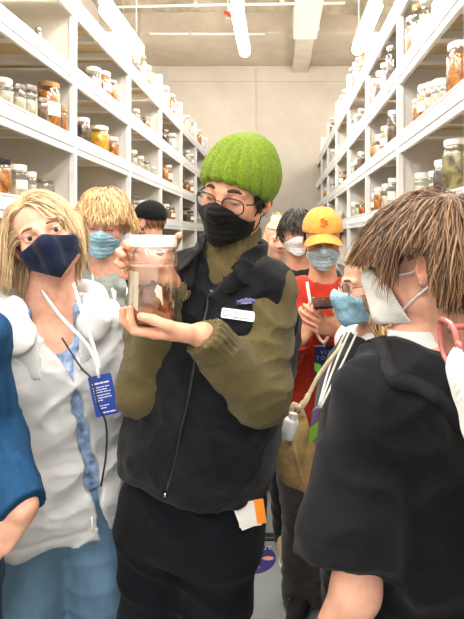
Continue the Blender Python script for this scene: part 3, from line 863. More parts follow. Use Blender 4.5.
def strip_light(x, y0, z, label, vis=True):
    o = empty('strip_light', (x, y0 + .6, z), label, 'strip light', 'ceiling strip lights')
    MB().box((x - .055, y0, z + .05), (x + .055, y0 + 1.2, z + .11), None, .008).build('light_housing', M_white, o)
    mb = MB(); V, F = tube_mesh([(x, y0 + .02, z), (x, y0 + .05, z), (x, y0 + 1.15, z), (x, y0 + 1.18, z)], [.045, .065, .065, .045], 16)
    V = [(x + (v[0] - x), v[1], z + max(-.065, min(.05, v[2] - z))) for v in V]; mb.add(V, F).build('light_diffuser', M_tube, o, smooth=True)
    for y in (y0 + .15, y0 + 1.05): MB().tube([(x, y, z + .1), (x, y, CEIL + .06)], .007, 6).build('hanger_rod', M_galv, o, smooth=True)
    return o
for row, (x, z, nm) in enumerate(((-1.68, EYE + 2.19, 'above the left shelving'), (-.41, EYE + 2.21, 'over the middle of the aisle'), (.94, EYE + 2.23, 'above the right shelving'))):
    for k, y0 in enumerate((4.6, 2.3, 0., -2.3)):
        strip_light(x, y0, z, 'white strip light on rods %s%s' % (nm, ('', ', second from the end wall', ', over the group', ', behind the group')[k]))
# ------------------------------------------------------------------ floor marks
mb = MB().box((-1.37, 2.595, .0), (.80, 2.615, .006)).box((-1.37, 2.63, .0), (.80, 2.66, .006)); S('trim_2', mb, plain('joint_strip', '2a2c2c', .6))
o = empty('floor_sticker', (-.128, 2.455, 0), 'round purple floor sticker with orange footprints on the grey floor', 'sticker')
M_pur = plain('sticker_purple', '2f2a78', .5); M_or = plain('sticker_orange', 'e8a184', .5); M_wp = plain('white_print', 'e8e4ea', .5)
MB().lathe([(.112, .0004), (.112, .0016)], (-.128, 2.455, 0), 40).build('sticker_disc', M_pur, o)
for k, (fx, fy) in enumerate(((-.055, 2.455), (-.125, 2.39))):
    mb = MB()
    for dx, r0, r1 in ((.0, .016, .028), (.045, .014, .018)):
        V = [(fx - dx + r1 * math.cos(a), fy + r0 * math.sin(a), .002) for a in np.linspace(0, 6.283, 17)[:-1]]; mb.add(V, [tuple(range(16))])
    mb.build('footprint', M_or, o)
text('OUT', A(-.085, 2.535, .002), A(1, 0, 0), A(0, 1, 0), .045, M_wp, o)
# ------------------------------------------------------------------ shelving
DL, DR, BAY, Y0 = 1.37, .803, 1.176, 1.176 * 2.73
LEV = [1.586, 1.126, .666, .206, -.254, -.714, -1.174, -1.56]
M_rack = plain('rack_white', 'e2e2e0', .4, var=.012, spec=.45); M_panel = plain('rack_panel', 'd4d1ca', .5, var=.015)
ORD = ['nearest', 'second', 'third', 'fourth', 'fifth', 'sixth', 'seventh', 'eighth', 'ninth']
racks = {}
M_board = plain('shelf_board', 'cdb893', .55, var=.14, sc=5, bump=.1, bsc=40, stretch=(.4, 2, 1))
def shelf_mb(sd, x0, xb, ya, yb, z):
    mb = MB(); s = 1 if xb > x0 else -1
    mb.box((x0 - s * .012, ya, z - .075), (x0 + s * .012, yb, z + .004), None, .004)   # front beam, upper step
    mb.box((x0 - s * .004, ya, z - .118), (x0 + s * .02, yb, z - .07), None, .004)     # lower step
    mb.box((x0 - s * .016, ya, z - .006), (x0 + s * .004, yb, z + .006), None, .002)    # lip
    for k in range(3):
        y = ya + (yb - ya) * (.2 + .3 * k); mb.box((x0, y - .03, z - .06), (xb, y + .03, z - .012), None, .004)   # braces beneath
    mb.box((xb - s * .02, ya, z - .09), (xb, yb, z))
    return mb
for sd, X0, XB in (('left', -DL, -DL - .55), ('right', DR, DR + .55)):
    proto = None; s = 1 if XB > X0 else -1
    for n, k in enumerate(range(-2, 6)):
        ya, yb = Y0 + .018 + k * BAY, Y0 + .018 + (k + 1) * BAY
        if proto is None:
            o = empty('shelving_unit', (X0, ya, 0)); proto = o
            for z in LEV:
                shelf_mb(sd, X0, XB, ya + .001, yb - .036, EYE + z).build('shelf_frame', M_rack, o)
                MB().box((X0 + s * .012, ya + .001, EYE + z - .012), (XB - s * .02, yb - .036, EYE + z)).build('shelf_board', M_board, o)
            for xx in (X0, XB - s * .03):
                MB().box((xx - s * .014, yb - .036, 0), (xx + s * .028, yb - .001, EYE + 1.87), None, .004).build('post', M_rack, o)
            MB().box((X0 + s * .028, yb - .026, .06), (XB, yb - .014, EYE + 1.86)).build('end_panel', M_panel, o)
            MB().box((XB - s * .002, ya + .001, .06), (XB + s * .008, yb - .001, EYE + 1.86)).build('back_panel', M_panel, o)
        else:
            o = proto.copy(); C.objects.link(o); o.location = (X0, ya, 0)
            for ch in proto.children: c = ch.copy(); C.objects.link(c); c.parent = o
        tag(o, ('white metal shelving unit of jars, %s bay in view of the %s rack' % (ORD[n - 1], sd)) if n else 'white metal shelving unit at the near end of the %s rack, beside the group' % sd, 'shelf', 'white shelving units'); racks[(sd, k)] = o

for x, nm in ((-2.45, 'left'), (1.80, 'right')):  # unseen lamps added behind the racks to brighten the end wall and ceiling
    for y0, far in ((7.4, 'near the end wall'),):
        strip_light(x, y0, EYE + 2.3, 'added fill light behind the %s shelving, out of view, brightening the end wall' % nm)
# ------------------------------------------------------------------ specimen jars
M_jar = thin_glass('jar_glass', (.94, .96, .95, 1), .16)
LIDS = {'white': plain('lid_white', 'efece6', .35, var=.01), 'metal': plain('lid_metal', 'a9a49c', .3, metal=.85, var=.05), 'black': plain('lid_black', '2b2724', .4), 'tan': plain('lid_tan', 'b98e58', .6, var=.1)}
def spec_mat(name, c0, c1, sc=14.):
    m, t, b = nt('specimen_' + name); tc = N(t, 'ShaderNodeTexCoord'); a = N(t, 'ShaderNodeTexNoise', Scale=sc, Detail=5., Distortion=1.2); t.links.new(tc.outputs['Object'], a.inputs['Vector'])
    r = N(t, 'ShaderNodeValToRGB'); r.color_ramp.elements[0].color = srgb(c0); r.color_ramp.elements[1].color = srgb(c1); r.color_ramp.elements[0].position = .35; r.color_ramp.elements[1].position = .62
    t.links.new(a.outputs['Fac'], r.inputs[0]); t.links.new(r.outputs[0], b.inputs['Base Color']); b.inputs['Roughness'].default_value = .25; b.inputs['Coat Weight'].default_value = .3
    return m
FILL = {'amber': spec_mat('amber', '7a3c08', 'd98a2a'), 'yellow': spec_mat('yellow', 'b87404', 'f0b81c'), 'brown': spec_mat('brown', '3a2414', '8a6a48'), 'pale': spec_mat('pale', 'b8a88c', 'e9e2d2'),
        'greenish': spec_mat('green', '3b3a22', 'a79a63'), 'dark': spec_mat('dark', '221a14', '6b5540')}
jar_mesh = {}
def jar_parts(kind, lid, r, h, fillh):
    key = (kind, lid, r, h)
    if key in jar_mesh: return jar_mesh[key]
    n = 18; lh = min(.028, h * .16); sh = h - lh; rn = r * .80
    MBg = MB().lathe([(r * .9, 0), (r, .006), (r, sh * .80), (r * .97, sh * .86), (rn, sh * .93), (rn, sh)], n=n, cap1=False)
    g = MBg.build('glass_wall', M_jar, None, None, True)
    l = MB().lathe([(rn * 1.05, sh - .004), (rn * 1.1, sh), (rn * 1.1, h - .003), (rn * 1.03, h)], n=n).build('lid', LIDS[lid], None, None, False)
    auto_smooth(l); 
    top = sh * fillh; prof = [(r * .86, .005), (r * .955, .010), (r * .955, top * .9), (r * (.955 if fillh < .8 else .86), top)]
    f = Field()
    mbf = MB().lathe(prof, n=n)
    V = np.array(mbf.V); 
    fo = mk('specimen', V, mbf.F, FILL[kind], None, None, True)
    tag_ = MB()
    for k in range(6):
        a0, a1 = (-.55 + .22 * k), (-.55 + .22 * (k + 1)); q = r * 1.012
        tag_.add([(q * math.sin(a0), -q * math.cos(a0), sh * .3), (q * math.sin(a1), -q * math.cos(a1), sh * .3), (q * math.sin(a1), -q * math.cos(a1), sh * .62), (q * math.sin(a0), -q * math.cos(a0), sh * .62)], [(0, 1, 2, 3)])
    po = tag_.build('paper_label', plain('label_paper', 'ece6d6', .8, var=.04), None, None, True)
    for o in (g, l, fo, po): C.objects.unlink(o)
    jar_mesh[key] = (g, l, fo, po); return jar_mesh[key]
SHELF = {1.586: 'top', 1.126: 'second', .666: 'third', .206: 'fourth', -.254: 'fifth'}
jar_count = {}
def place_jar(sd, lev, Y, kind, lid, r, h, inset=.0, paper=False, fillh=.85, rz=0, form=''):
    s = -1 if sd == 'left' else 1; X0 = -DL if sd == 'left' else DR
    bay = int(math.floor((Y - Y0 - .018) / BAY)) + 1; bay_name = ORD[max(0, bay)]
    key = (sd, lev, bay); jar_count[key] = jar_count.get(key, 0) + 1; n = jar_count[key]
    x = X0 + s * (.035 + r + inset)
    size = 'small ' if h < .11 else 'tall ' if h > .2 else ''
    lab = '%s%s jar with %s lid, %s from near post, %s bay, %s shelf, %s rack' % (size, kind, lid, 'first second third fourth fifth sixth seventh eighth ninth tenth eleventh twelfth'.split()[n - 1], bay_name, SHELF[lev], sd)
    o = empty('specimen_jar', (x, Y, EYE + lev + .0065), lab, 'jar', 'jars on the %s shelf of the %s rack' % (SHELF[lev], sd)); o.rotation_euler.z = rz
    for q in jar_parts(kind, lid, r, h, fillh)[:4 if paper else 3]:
        c = q.copy(); C.objects.link(c); c.parent = o
    return o
def jy(sd, px): return abs((DL if sd == 'left' else DR)) * FPX / abs(px - VX)
def fit(sd, lev, px, r, h):
    """size and depth of a jar that stands just behind the shelf lip and shows in this image column"""
    X0 = DL if sd == 'left' else DR; k = (X0 + .017 + r) / X0
    return round(jy(sd, px) * k, 4), round(r * k, 4), round((lev + h) * k - lev, 4)
SIZES = [(.042, .105), (.05, .14), (.06, .175), (.034, .085), (.04, .19)]
PATT = [('pale', 'white'), ('amber', 'white'), ('pale', 'metal'), ('brown', 'white'), ('amber', 'tan'), ('pale', 'white'), ('yellow', 'white'), ('dark', 'metal')]
# jars the photo shows one by one: rack, level, image column of the jar, content, lid, radius, height
NEAR = [('left', .666, 4, 'pale', 'white', .045, .11), ('left', .666, 18, 'pale', 'metal', .042, .12), ('left', .666, 29, 'pale', 'metal', .047, .15), ('left', .666, 41, 'brown', 'metal', .042, .12),
        ('left', .666, 53, 'amber', 'tan', .066, .24), ('left', .666, 65, 'amber', 'tan', .032, .15),
        ('left', .206, 2, 'amber', 'black', .045, .17), ('left', .206, 18, 'pale', 'white', .05, .16), ('left', .206, 31, 'pale', 'white', .032, .14), ('left', .206, 45, 'brown', 'metal', .055, .12),
        ('left', .666, 83, 'dark', 'white', .055, .15), ('left', .666, 100, 'yellow', 'white', .075, .165), ('left', .666, 113, 'amber', 'white', .05, .14),
        ('left', 1.126, 94, 'pale', 'white', .06, .11), ('left', 1.126, 104, 'amber', 'white', .06, .15), ('left', 1.126, 112, 'amber', 'metal', .045, .14), ('left', 1.126, 118, 'pale', 'white', .04, .11),
        ('left', 1.126, 38, 'dark', 'metal', .018, .05),
        ('left', 1.586, 135, 'brown', 'white', .06, .20), ('left', 1.586, 141, 'pale', 'tan', .06, .20), ('left', 1.586, 147, 'amber', 'white', .05, .17), ('left', 1.586, 152, 'pale', 'white', .05, .15),
        ('left', 1.586, 165, 'pale', 'white', .06, .2), ('left', 1.586, 171, 'amber', 'white', .06, .2), ('left', 1.586, 176, 'pale', 'white', .05, .18), ('left', 1.586, 187, 'pale', 'white', .06, .2), ('left', 1.586, 191, 'pale', 'white', .06, .2),
        ('left', 1.126, 136, 'pale', 'white', .04, .08), ('left', 1.126, 146, 'amber', 'metal', .045, .09),
        ('left', .666, 133, 'pale', 'white', .045, .13), ('left', .666, 140, 'pale', 'white', .045, .11), ('left', .666, 147, 'pale', 'metal', .04, .1), ('left', .666, 153, 'pale', 'white', .035, .08),
        ('left', .666, 165, 'amber', 'tan', .045, .14), ('left', .666, 168, 'amber', 'white', .055, .2),
        ('left', .206, 134, 'pale', 'metal', .06, .16), ('left', .206, 141, 'dark', 'white', .05, .14), ('left', .206, 165, 'brown', 'white', .06, .17), ('left', .206, 171, 'amber', 'metal', .06, .15), ('left', .206, 187, 'brown', 'black', .06, .2), ('left', .206, 191, 'amber', 'black', .06, .17),
        ('right', .666, 458, 'amber', 'white', .062, .185), ('right', .666, 448, 'pale', 'white', .045, .07), ('right', .666, 440, 'pale', 'white', .055, .10), ('right', .666, 433, 'pale', 'white', .042, .13), ('right', .666, 425, 'amber', 'white', .055, .15), ('right', .666, 418, 'amber', 'metal', .03, .12),
        ('right', .206, 455, 'greenish', 'white', .075, .22), ('right', .206, 444, 'dark', 'white', .045, .16), ('right', .206, 435, 'pale', 'white', .04, .12), ('right', .206, 422, 'pale', 'white', .05, .14), ('right', .206, 409, 'amber', 'tan', .055, .15),
        ('right', 1.126, 412, 'amber', 'metal', .055, .17), ('right', 1.126, 419, 'pale', 'tan', .05, .19), ('right', 1.126, 428, 'pale', 'white', .05, .15), ('right', 1.126, 440, 'pale', 'white', .045, .13),
        ('right', .666, 375, 'amber', 'tan', .04, .115), ('right', .666, 380, 'pale', 'white', .045, .13), ('right', .666, 387, 'amber', 'white', .055, .14), ('right', .666, 394, 'brown', 'white', .05, .2),
        ('right', 1.126, 372, 'amber', 'white', .045, .11), ('right', 1.126, 376, 'pale', 'white', .05, .16), ('right', 1.126, 381, 'brown', 'white', .05, .16), ('right', 1.126, 386, 'pale', 'white', .05, .16), ('right', 1.126, 393, 'dark', 'metal', .055, .2),
        ('right', .206, 375, 'amber', 'white', .05, .14), ('right', .206, 380, 'amber', 'white', .055, .17), ('right', .206, 388, 'pale', 'white', .055, .17), ('right', .206, 394, 'pale', 'white', .05, .19)]
ALL = []
for (sd, lev, px, kind, lid, r, h) in NEAR:
    ALL.append([sd, lev, *fit(sd, lev, px, r, h), kind, lid, .62 if kind in ('pale', 'brown') else .85])
rj = random.Random(5)
MORE = (('right', ((1.586, (338, 340.5, 343, 345.5, 351, 353.5, 356.5, 360, 363.5)), (1.126, (351.5, 354.5, 358, 361.5)), (.666, (351.5, 354.5, 358, 362)), (.206, (351.5, 355, 359, 363)), (1.126, (338, 340.5)), (.666, (340, 342.5)), (.206, (338, 341)), (.666, (330.5, 333)), (1.126, (331, 333.5)), (.666, (323.5, 326)), (.206, (324, 331)), (1.586, (330, 333)))),
        ('left', ((1.126, (165, 172)), (.666, (186, 190)), (1.126, (187, 192)), (.666, (199, 202)), (.206, (199, 202)), (1.586, (198.5, 202)), (-.254, (134, 142, 166, 172)))))
for sd, pxs in MORE:
    for lev, cols in pxs:
        for px in cols:
            kind, lid = rj.choice(PATT); r, h = rj.choice(SIZES[:3])
            if lev == 1.586: r, h = .055, rj.choice((.17, .2, .22))
            ALL.append([sd, lev, *fit(sd, lev, px, r, h), kind, lid, .75])
# keep every jar inside its bay and clear of its neighbours
rows_ = {}
for q in ALL:
    q.append(int(math.floor((q[2] - Y0 - .018) / BAY))); rows_.setdefault((q[0], q[1], q[8]), []).append(q)
for (sd, lev, k), row in rows_.items():
    row.sort(key=lambda q: q[2]); lo, hi = Y0 + .018 + k * BAY + .006, Y0 + .018 + (k + 1) * BAY - .045
    for it in range(60):
        for q in row: q[2] = min(max(q[2], lo + q[3] + .003), hi - q[3] - .003)
        for p, q in zip(row[:-1], row[1:]):
            g = p[3] + q[3] + .004 - (q[2] - p[2])
            if g > 0: p[2] -= g * .5; q[2] += g * .5
            if g > .001 and it > 25: p[3] *= .97; q[3] *= .97
    for n, q in enumerate(row):
        r = q[3]
        place_jar(sd, lev, q[2], q[5], q[6], r, q[4], inset=-.018, paper=(r > .05 and n % 3 == 1 and q[5] != 'yellow'), fillh=q[7], rz=(.9 if sd == 'left' else -.9))
# ================================================================== people
SK = skin('skin_tan', 'd9a184'); SK_w = skin('skin_fair', 'e6b399'); SK_p = skin('skin_pale', 'e4af96')
M_lens = thin_glass('lens_clear', (.97, .97, .97, 1), .06)
M_blackwire = plain('frame_black', '17130f', .3); M_nail = plain('nail', 'e2b09c', .35, var=.01)
M_bmask = cloth('mask_black', '131313', .8, var=.1, bump=.1, sheen=.05)
# ------------------------------------------------------------------ guide holding the jar
def build_guide():
    J = std_joints(-.2, 1.24, 1.84, -14)
    J['neck'] = at(231, 266, 1.235); J['pelvis'] = at(189, 528, 1.25); J['shr'] = at(270, 291, 1.17); J['shl'] = at(151, 284, 1.26)
    J['elr'] = at(261, 396, 1.09); J['wrr'] = at(202, 335, .985); J['ell_'] = at(142, 394, 1.15); J['wrl'] = at(169, 283, 1.11)
    for sd, sg in (('l', -1), ('r', 1)): J['hi' + sd] = J['pelvis'] + J['M'] @ A(sg * .088, 0, -.01)
    J['knl'] = at(152, 690, 1.21); J['knr'] = at(210, 690, 1.21); J['anl'] = A(-.32, 1.24, .085); J['anr'] = A(-.17, 1.24, .085); J['tol'] = A(-.35, 1.08, .03); J['tor'] = A(-.19, 1.08, .03)
    T = head_T(at(238, 192, 1.2), -22, 15, 14)
    HR = hand_pts(J['wrr'], (-1, .10, .055), (0, .06, 1), (0, -1, 0), [(3, 62, 22), (2, 30, 50), (1, 6, 30), (1, 6, 24)], [(.75, .45, .3), (.95, .02, .3), (1, -.2, .15)], 1.0, 2)
    HL = hand_pts(J['wrl'], (-.85, .10, .50), (.1, -1, 0), (.5, 0, .85), [(42, 56, 40), (48, 56, 40), (52, 54, 40), (56, 54, 40)], [(.25, .9, .12), (-.1, .85, .6), (-.3, .55, .9)], 1.0, 3)
    p, hf = body('person', J, T, SK, dict(l=HL, r=HR), 'down', 0, label='man in a green knit beanie and dark fleece vest holding a specimen jar')
    nails(p, HR, M_nail)
    # beanie
    M_knit = plain('knit_green', '728a28', .95, var=.12, sc=160, bump=.9, bsc=420, spec=.1, **{'Sheen Weight': .1})
    f = Field().u(loc(T, ell((0, .014, .038), (.0905, .112, .092))), .01).u(loc(T, ell((0, .03, .080), (.06, .075, .060))), .03)
    def ribs(P):
        L = toL(T, P); ph = np.arctan2(L[:, 0], L[:, 1] - .014); rr = np.clip(np.hypot(L[:, 0], L[:, 1] - .014) / .07, 0, 1)
        return -.0072 * rr * (np.abs(np.sin(ph * 10)) ** .6) + .0010 * np.sin(L[:, 2] * 900 + 2 * np.abs(np.sin(ph * 10))) * rr
    f.disp(ribs).cut(loc(T, plane((0, -.56, -1), (0, -.09, .045))), .008)
    hp = hf.prim(); f.sub((lambda P: hp[0](P) - .001, hp[1], hp[2]), .002)
    solid('beanie', f, M_knit, p, .0028)
    add_brows(p, T, hf, hairm('hair_black', '100c0a', '2e221b'), .0050, .006)
    add_eyes(p, T, '2c1c12', (0, 25))
    add_mask(p, T, hf, M_bmask, 'pleated')
    add_glasses(p, T, M_blackwire, M_lens, .0265, .0185, 2.7, -.010, .035, .0018)
    # short dark hair showing under the beanie
    sc_ = scalp(T, 900, lambda x, y, z: (np.abs(x) > .06) & (y > -.045) & (y < .06) & (z < .05) & (z > -.03 + .2 * np.abs(y)), 3)
    W = toW(T, sc_); G = grad(hf, W); dr = np.cross(G, T[1][:, 0] * 0 + A(0, 0, 1)); 
    q = locks(hf, W, -T[1][:, 2] * 1 + G * .15 + T[1][:, 1] * .3, rng.uniform(.012, .03, len(W)), 5, (.001, .004), .1, .8, width=.0022, seed=4)
    mk('hair', q[0], q[1], hairm('hair_black', '100c0a', '2e221b'), p, col=q[2] * .5)
    mb = MB(); c = toW(T, (.080, .012, -.043)); a = np.linspace(0, 6.283, 19)[:-1]
    mb.tube([c + T[1] @ A(.0, .0065 * math.cos(t), .0065 * math.sin(t)) for t in a], .0011, 6, True); mb.build('earring', plain('silver', 'd8d8d6', .2, metal=1), p, smooth=True)
    # sweater
    M_sw = cloth('sweater_olive', '5c5132', .95, .05, 60, .6, 500, .12)
    pos, M, s = torso_frame(J); ax = norm(toW(T, (0, .03, -.10)) - J['neck'])
    f = Field().u(torso(J, .014, .014, .14, .555), .02)
    for pr, k in arm(J, 'r', (.066, .062, .046), .05) + arm(J, 'l', (.057, .050, .040), .05): f.u(pr, k)
    nk0, nk1 = J['neck'] - ax * .03 + A(0, -.004, 0), J['neck'] + ax * .085 + A(-.004, -.014, 0)
    f.u(ecap(nk0, nk1, .074, .060, 1., (0, 1, 0)), .025)
    def swd(P):
        d = np.zeros(len(P))
        h = (P - nk0) @ ax; on = np.clip((h - .035) / .01, 0, 1) * (np.linalg.norm(P - nk1, axis=1) < .12)
        ph = np.arctan2((P - nk1) @ M[:, 0], -((P - nk1) @ M[:, 1])); d -= on * .0055 * np.abs(np.sin(ph * 15))
        for sd in 'lr':
            a, b = J['el' + sd + ('_' if sd == 'l' else '')], J['wr' + sd]; u = norm(b - a); L = np.linalg.norm(b - a)
            t = (P - a) @ u; q = P - a - t[:, None] * u; e1 = norm(np.cross(u, (0, 0, 1))); e2 = np.cross(u, e1); r = np.linalg.norm(q, axis=1)
            on = np.clip((t - L + .062) / .006, 0, 1) * (t < L + .07) * (r < .075)
            d += on * (.006 - .0060 * np.abs(np.sin(np.arctan2(q @ e1, q @ e2) * 11)))
        return d
    f.disp(swd); f.disp(folds(.008, (8, 8, 19), (20, 30, 0), 11)); f.disp(folds(.003, (16, 16, 34), (-20, -25, 0), 13))
    for sd, k in (('r', -.002), ('l', .0)):      # cuffs end at the wrist
        a, b = J['el' + sd + ('_' if sd == 'l' else '')], J['wr' + sd]; u = norm(b - a)
        f.sub((lambda P, b=b, u=u: np.maximum(-((P - b) @ u) + .0, np.linalg.norm(P - b - u * .06, axis=1) - .085), b, .15), .003)
    f.cut((lambda P: (P - nk1) @ ax - .022, nk1, 2.), .004)
    solid('sweater', f, M_sw, p, .004)
    # vest
    M_ve = cloth('fleece_charcoal', '111316', 1., .22, 30, .7, 260, .1)
    v = Field().u(torso(J, .033, .036, .125, .545, .03, n=2.6, kk=.02), .02)
    v.u(cap(J['neck'] + A(-.05, .02, -.012), J['shl'] * .97 + J['neck'] * .03, .06, .076), .04).u(cap(J['neck'] + A(.05, .02, -.012), J['shr'] * .97 + J['neck'] * .03, .06, .078), .04)
    v.disp(folds(.010, (6, 6, 11), (0, 25, 10), 21)); v.disp(folds(.005, (14, 14, 22), (0, -30, 0), 25))
    v.sub(ecap(J['neck'] + M @ A(0, -.02, -.03), J['neck'] + M @ A(0, -.03, .12), .058, .075, 1., (0, 1, 0)), .008)
    v.sub(ecap(J['neck'] + M @ A(0, -.12, -.062), J['neck'] + M @ A(0, -.10, .06), .012, .06, 1., (0, 1, 0)), .008)     # open neck
    for sd, sg in (('l', -1), ('r', 1)):          # arm holes
        a, b = J['sh' + sd], J['el' + sd + ('_' if sd == 'l' else '')]; u = M @ A(sg, 0, 0)
        v.sub(cap(a + u * .117 + A(0, 0, .01), a * .55 + b * .45 + u * .075, .085, .07), .008)
    vo = solid('vest', v, M_ve, p, .0045)
    c = Field(); cc = J['neck'] + M @ A(0, -.005, .035); ring = loft(cc, M @ rot(0, 8), [-.055, -.02, .035], [.092, .083, .086], [.090, .082, .086], None, [-.004, 0, 0], 2.1, .01)
    c.u((lambda P: np.abs(ring[0](P)) - .0042, ring[1], ring[2]), .01)
    c.cut((lambda P: -((np.abs((P - cc) @ M[:, 0]) - .020 - .65 * np.clip((P - cc) @ M[:, 2] + .05, 0, 1)) + 9 * ((P - cc) @ M[:, 1] > 0)), cc, .3), .004)
    c.disp(folds(.004, (8, 8, 12), (0, 0, 0), 31))
    for sg in (-1, 1):       # lapels falling open on the chest
        a = [J['neck'] + M @ A(sg * x, y, z) for x, y, z in ((.075, -.055, .035), (.078, -.092, .0), (.048, -.118, -.045))]
        c.u(ecap(a[0], a[1], .026, .030, .22, M @ A(sg * .6, -.8, .15)), .012).u(ecap(a[1], a[2], .030, .014, .22, M @ A(sg * .35, -.9, .2)), .012)
    solid('collar', c, M_ve, vo, .0038)
    mb = MB(); zp = []
    for px, py in ((212, 288), (206, 310), (198, 345), (190, 390), (181, 430), (172, 470), (166, 492)):
        q, n = ray(v, px, py); zp.append(q)
    zp = over(v, zp, .0006); V, F = strip(zp, .010, grad(v, zp), .0012); mk('zipper', V, F, plain('zip_black', '0d0d0e', .45), vo)
    q, n = ray(v, 212, 291); mb = MB(); mb.tube([q + n * .004, q + n * .005 + A(.001, -.001, -.022)], [.0035, .0025], 8).build('zip_pull', plain('zip_metal', '55585c', .35, metal=.8), vo, smooth=True)
    q, n = ray(v, 166, 494); MB().tube([q + n * .003 + A(0, 0, .004), q + n * .004 - A(0, 0, .004)], .003, 8).build('zip_end', plain('silver', 'd8d8d6', .2, metal=1), vo, smooth=True)
    # name sticker, stitched maker's mark, sunburst pin
    q, n = ray(v, 238, 315); x = norm(at(254, 317.3, 1.1) - at(222, 313, 1.1)); x = norm(x - n * x.dot(n)); y = np.cross(n, x)
    t = tag(card('name_badge', q + n * .003, x, y, .076, .023, plain('badge_white', 'f0eee9', .4, var=.01), None, .0008), 'white rectangular name badge stuck on the dark fleece vest', 'badge')
    ink = plain('print_grey', '77797c', .6)
    text('Marcus', q + n * .0045 + x * .008 + y * .0028, x, y, .0125, ink, t); dashes(q + n * .0042 - x * .010 - y * .007, x, y, (.012, .008, .014), .0022, ink, t)
    MB().tube([q + n * .0042 - x * .027 + (x * math.cos(a) + y * math.sin(a)) * .0065 for a in np.linspace(0, 6.28, 17)[:-1]], .0009, 4, True).build('emblem', ink, t)
    q, n = ray(v, 246, 301); x = norm(at(256, 301.5, 1.1) - at(237, 302.5, 1.1)); x = norm(x - n * x.dot(n)); y = np.cross(n, x)
    pr = [(-.022, -.006), (.022, -.006), (.021, .004), (.015, .0035), (.011, .007), (.006, .005), (.001, .0085), (-.005, .005), (-.010, .0065), (-.016, .003), (-.021, .003)]
    V = [q + n * h + x * a + y * b for h in (.0005, .003) for a, b in pr]; m = len(pr)
    lg = mk('vest_logo', V, [tuple(range(m))[::-1], tuple(range(m, 2 * m))] + [(i, (i + 1) % m, m + (i + 1) % m, m + i) for i in range(m)], plain('logo_purple', '7d78b8', .8), vo, smooth=False)
    V = [q + n * .0034 + x * a + y * b for a, b in ((-.0215, -.0055), (.0215, -.0055), (.0215, -.0005), (-.0215, -.0005))]; mk('logo_band', V, [(0, 1, 2, 3)], plain('logo_dark', '3a3f66', .8), lg)
    text('patagonia', q + n * .0037 - y * .003, x, y, .0062, plain('badge_white', 'f0eee9', .4), lg)
    q, n = ray(v, 184, 292.5); x = norm(A(1, 0, 0) - n * n[0]); y = np.cross(n, x); mb = MB()
    ring_ = [q + n * .003 + (x * math.cos(a) + y * math.sin(a)) * .0105 for a in np.linspace(0, 6.283, 25)[:-1]]; mb.tube(ring_, .0021, 6, True)
    for k in range(12):
        a = 6.283 * k / 12; u = x * math.cos(a) + y * math.sin(a); w = x * -math.sin(a) + y * math.cos(a)
        mb.tube([q + n * .003 + u * .0115, q + n * .003 + u * .0165], .0015, 5); mb.tube([q + n * .003 + u * .016 - w * .0015, q + n * .003 + u * .0205 - w * .0032], .0012, 5); mb.tube([q + n * .003 + u * .016 + w * .0015, q + n * .003 + u * .0205 + w * .0032], .0012, 5)
    tag(mb.build('sunburst_pin', plain('pin_cream', 'd8b78f', .4, metal=.2, var=.25, sc=60), None, None, True), 'cream sunburst enamel pin on the chest of the fleece vest', 'pin')
    # trousers, shoes
    M_tr = cloth('trousers_navy', '0b0d14', .9, .2, 40, .4, 500, .03)
    trousers(p, J, M_tr, (.098, .080, .072), .20, .013, .006, 41, .022)
    for sd in 'lr': shoe(p, J, sd, plain('shoe_black', '15151a', .5), plain('sole_dark', '23232a', .6))
    # paper tickets hanging from the pocket
    q, n = ray(v, 248, 497); o = empty('paper_tickets', q, 'white and orange paper tickets hanging from the trouser pocket below the vest', 'ticket')
    x0 = norm(at(262, 504, 1.14) - at(235, 508, 1.14)); y0 = norm(A(.08, 0, 1)); n0 = np.cross(x0, y0)
    c0 = at(249, 514, 1.10)
    card('ticket', c0 - x0 * .012 + A(0, .004, -.004), norm(x0 + A(0, 0, .25)), norm(y0 - A(.2, 0, 0)), .034, .062, plain('badge_white', 'f0eee9', .4), o, .0006, bev=.08)
    card('ticket', c0, x0, norm(y0 - A(.12, 0, 0)), .052, .058, plain('ticket_grey', 'dcd9d2', .6), o, .0006, bev=.05)
    card('ticket', c0 + x0 * .026 + A(0, -.001, .003), x0, norm(y0 - A(.12, 0, 0)), .022, .056, plain('ticket_orange', 'f08a1e', .6), o, .0008, bev=.05)
    return p, J, v
GUIDE, JG, VESTF = build_guide()
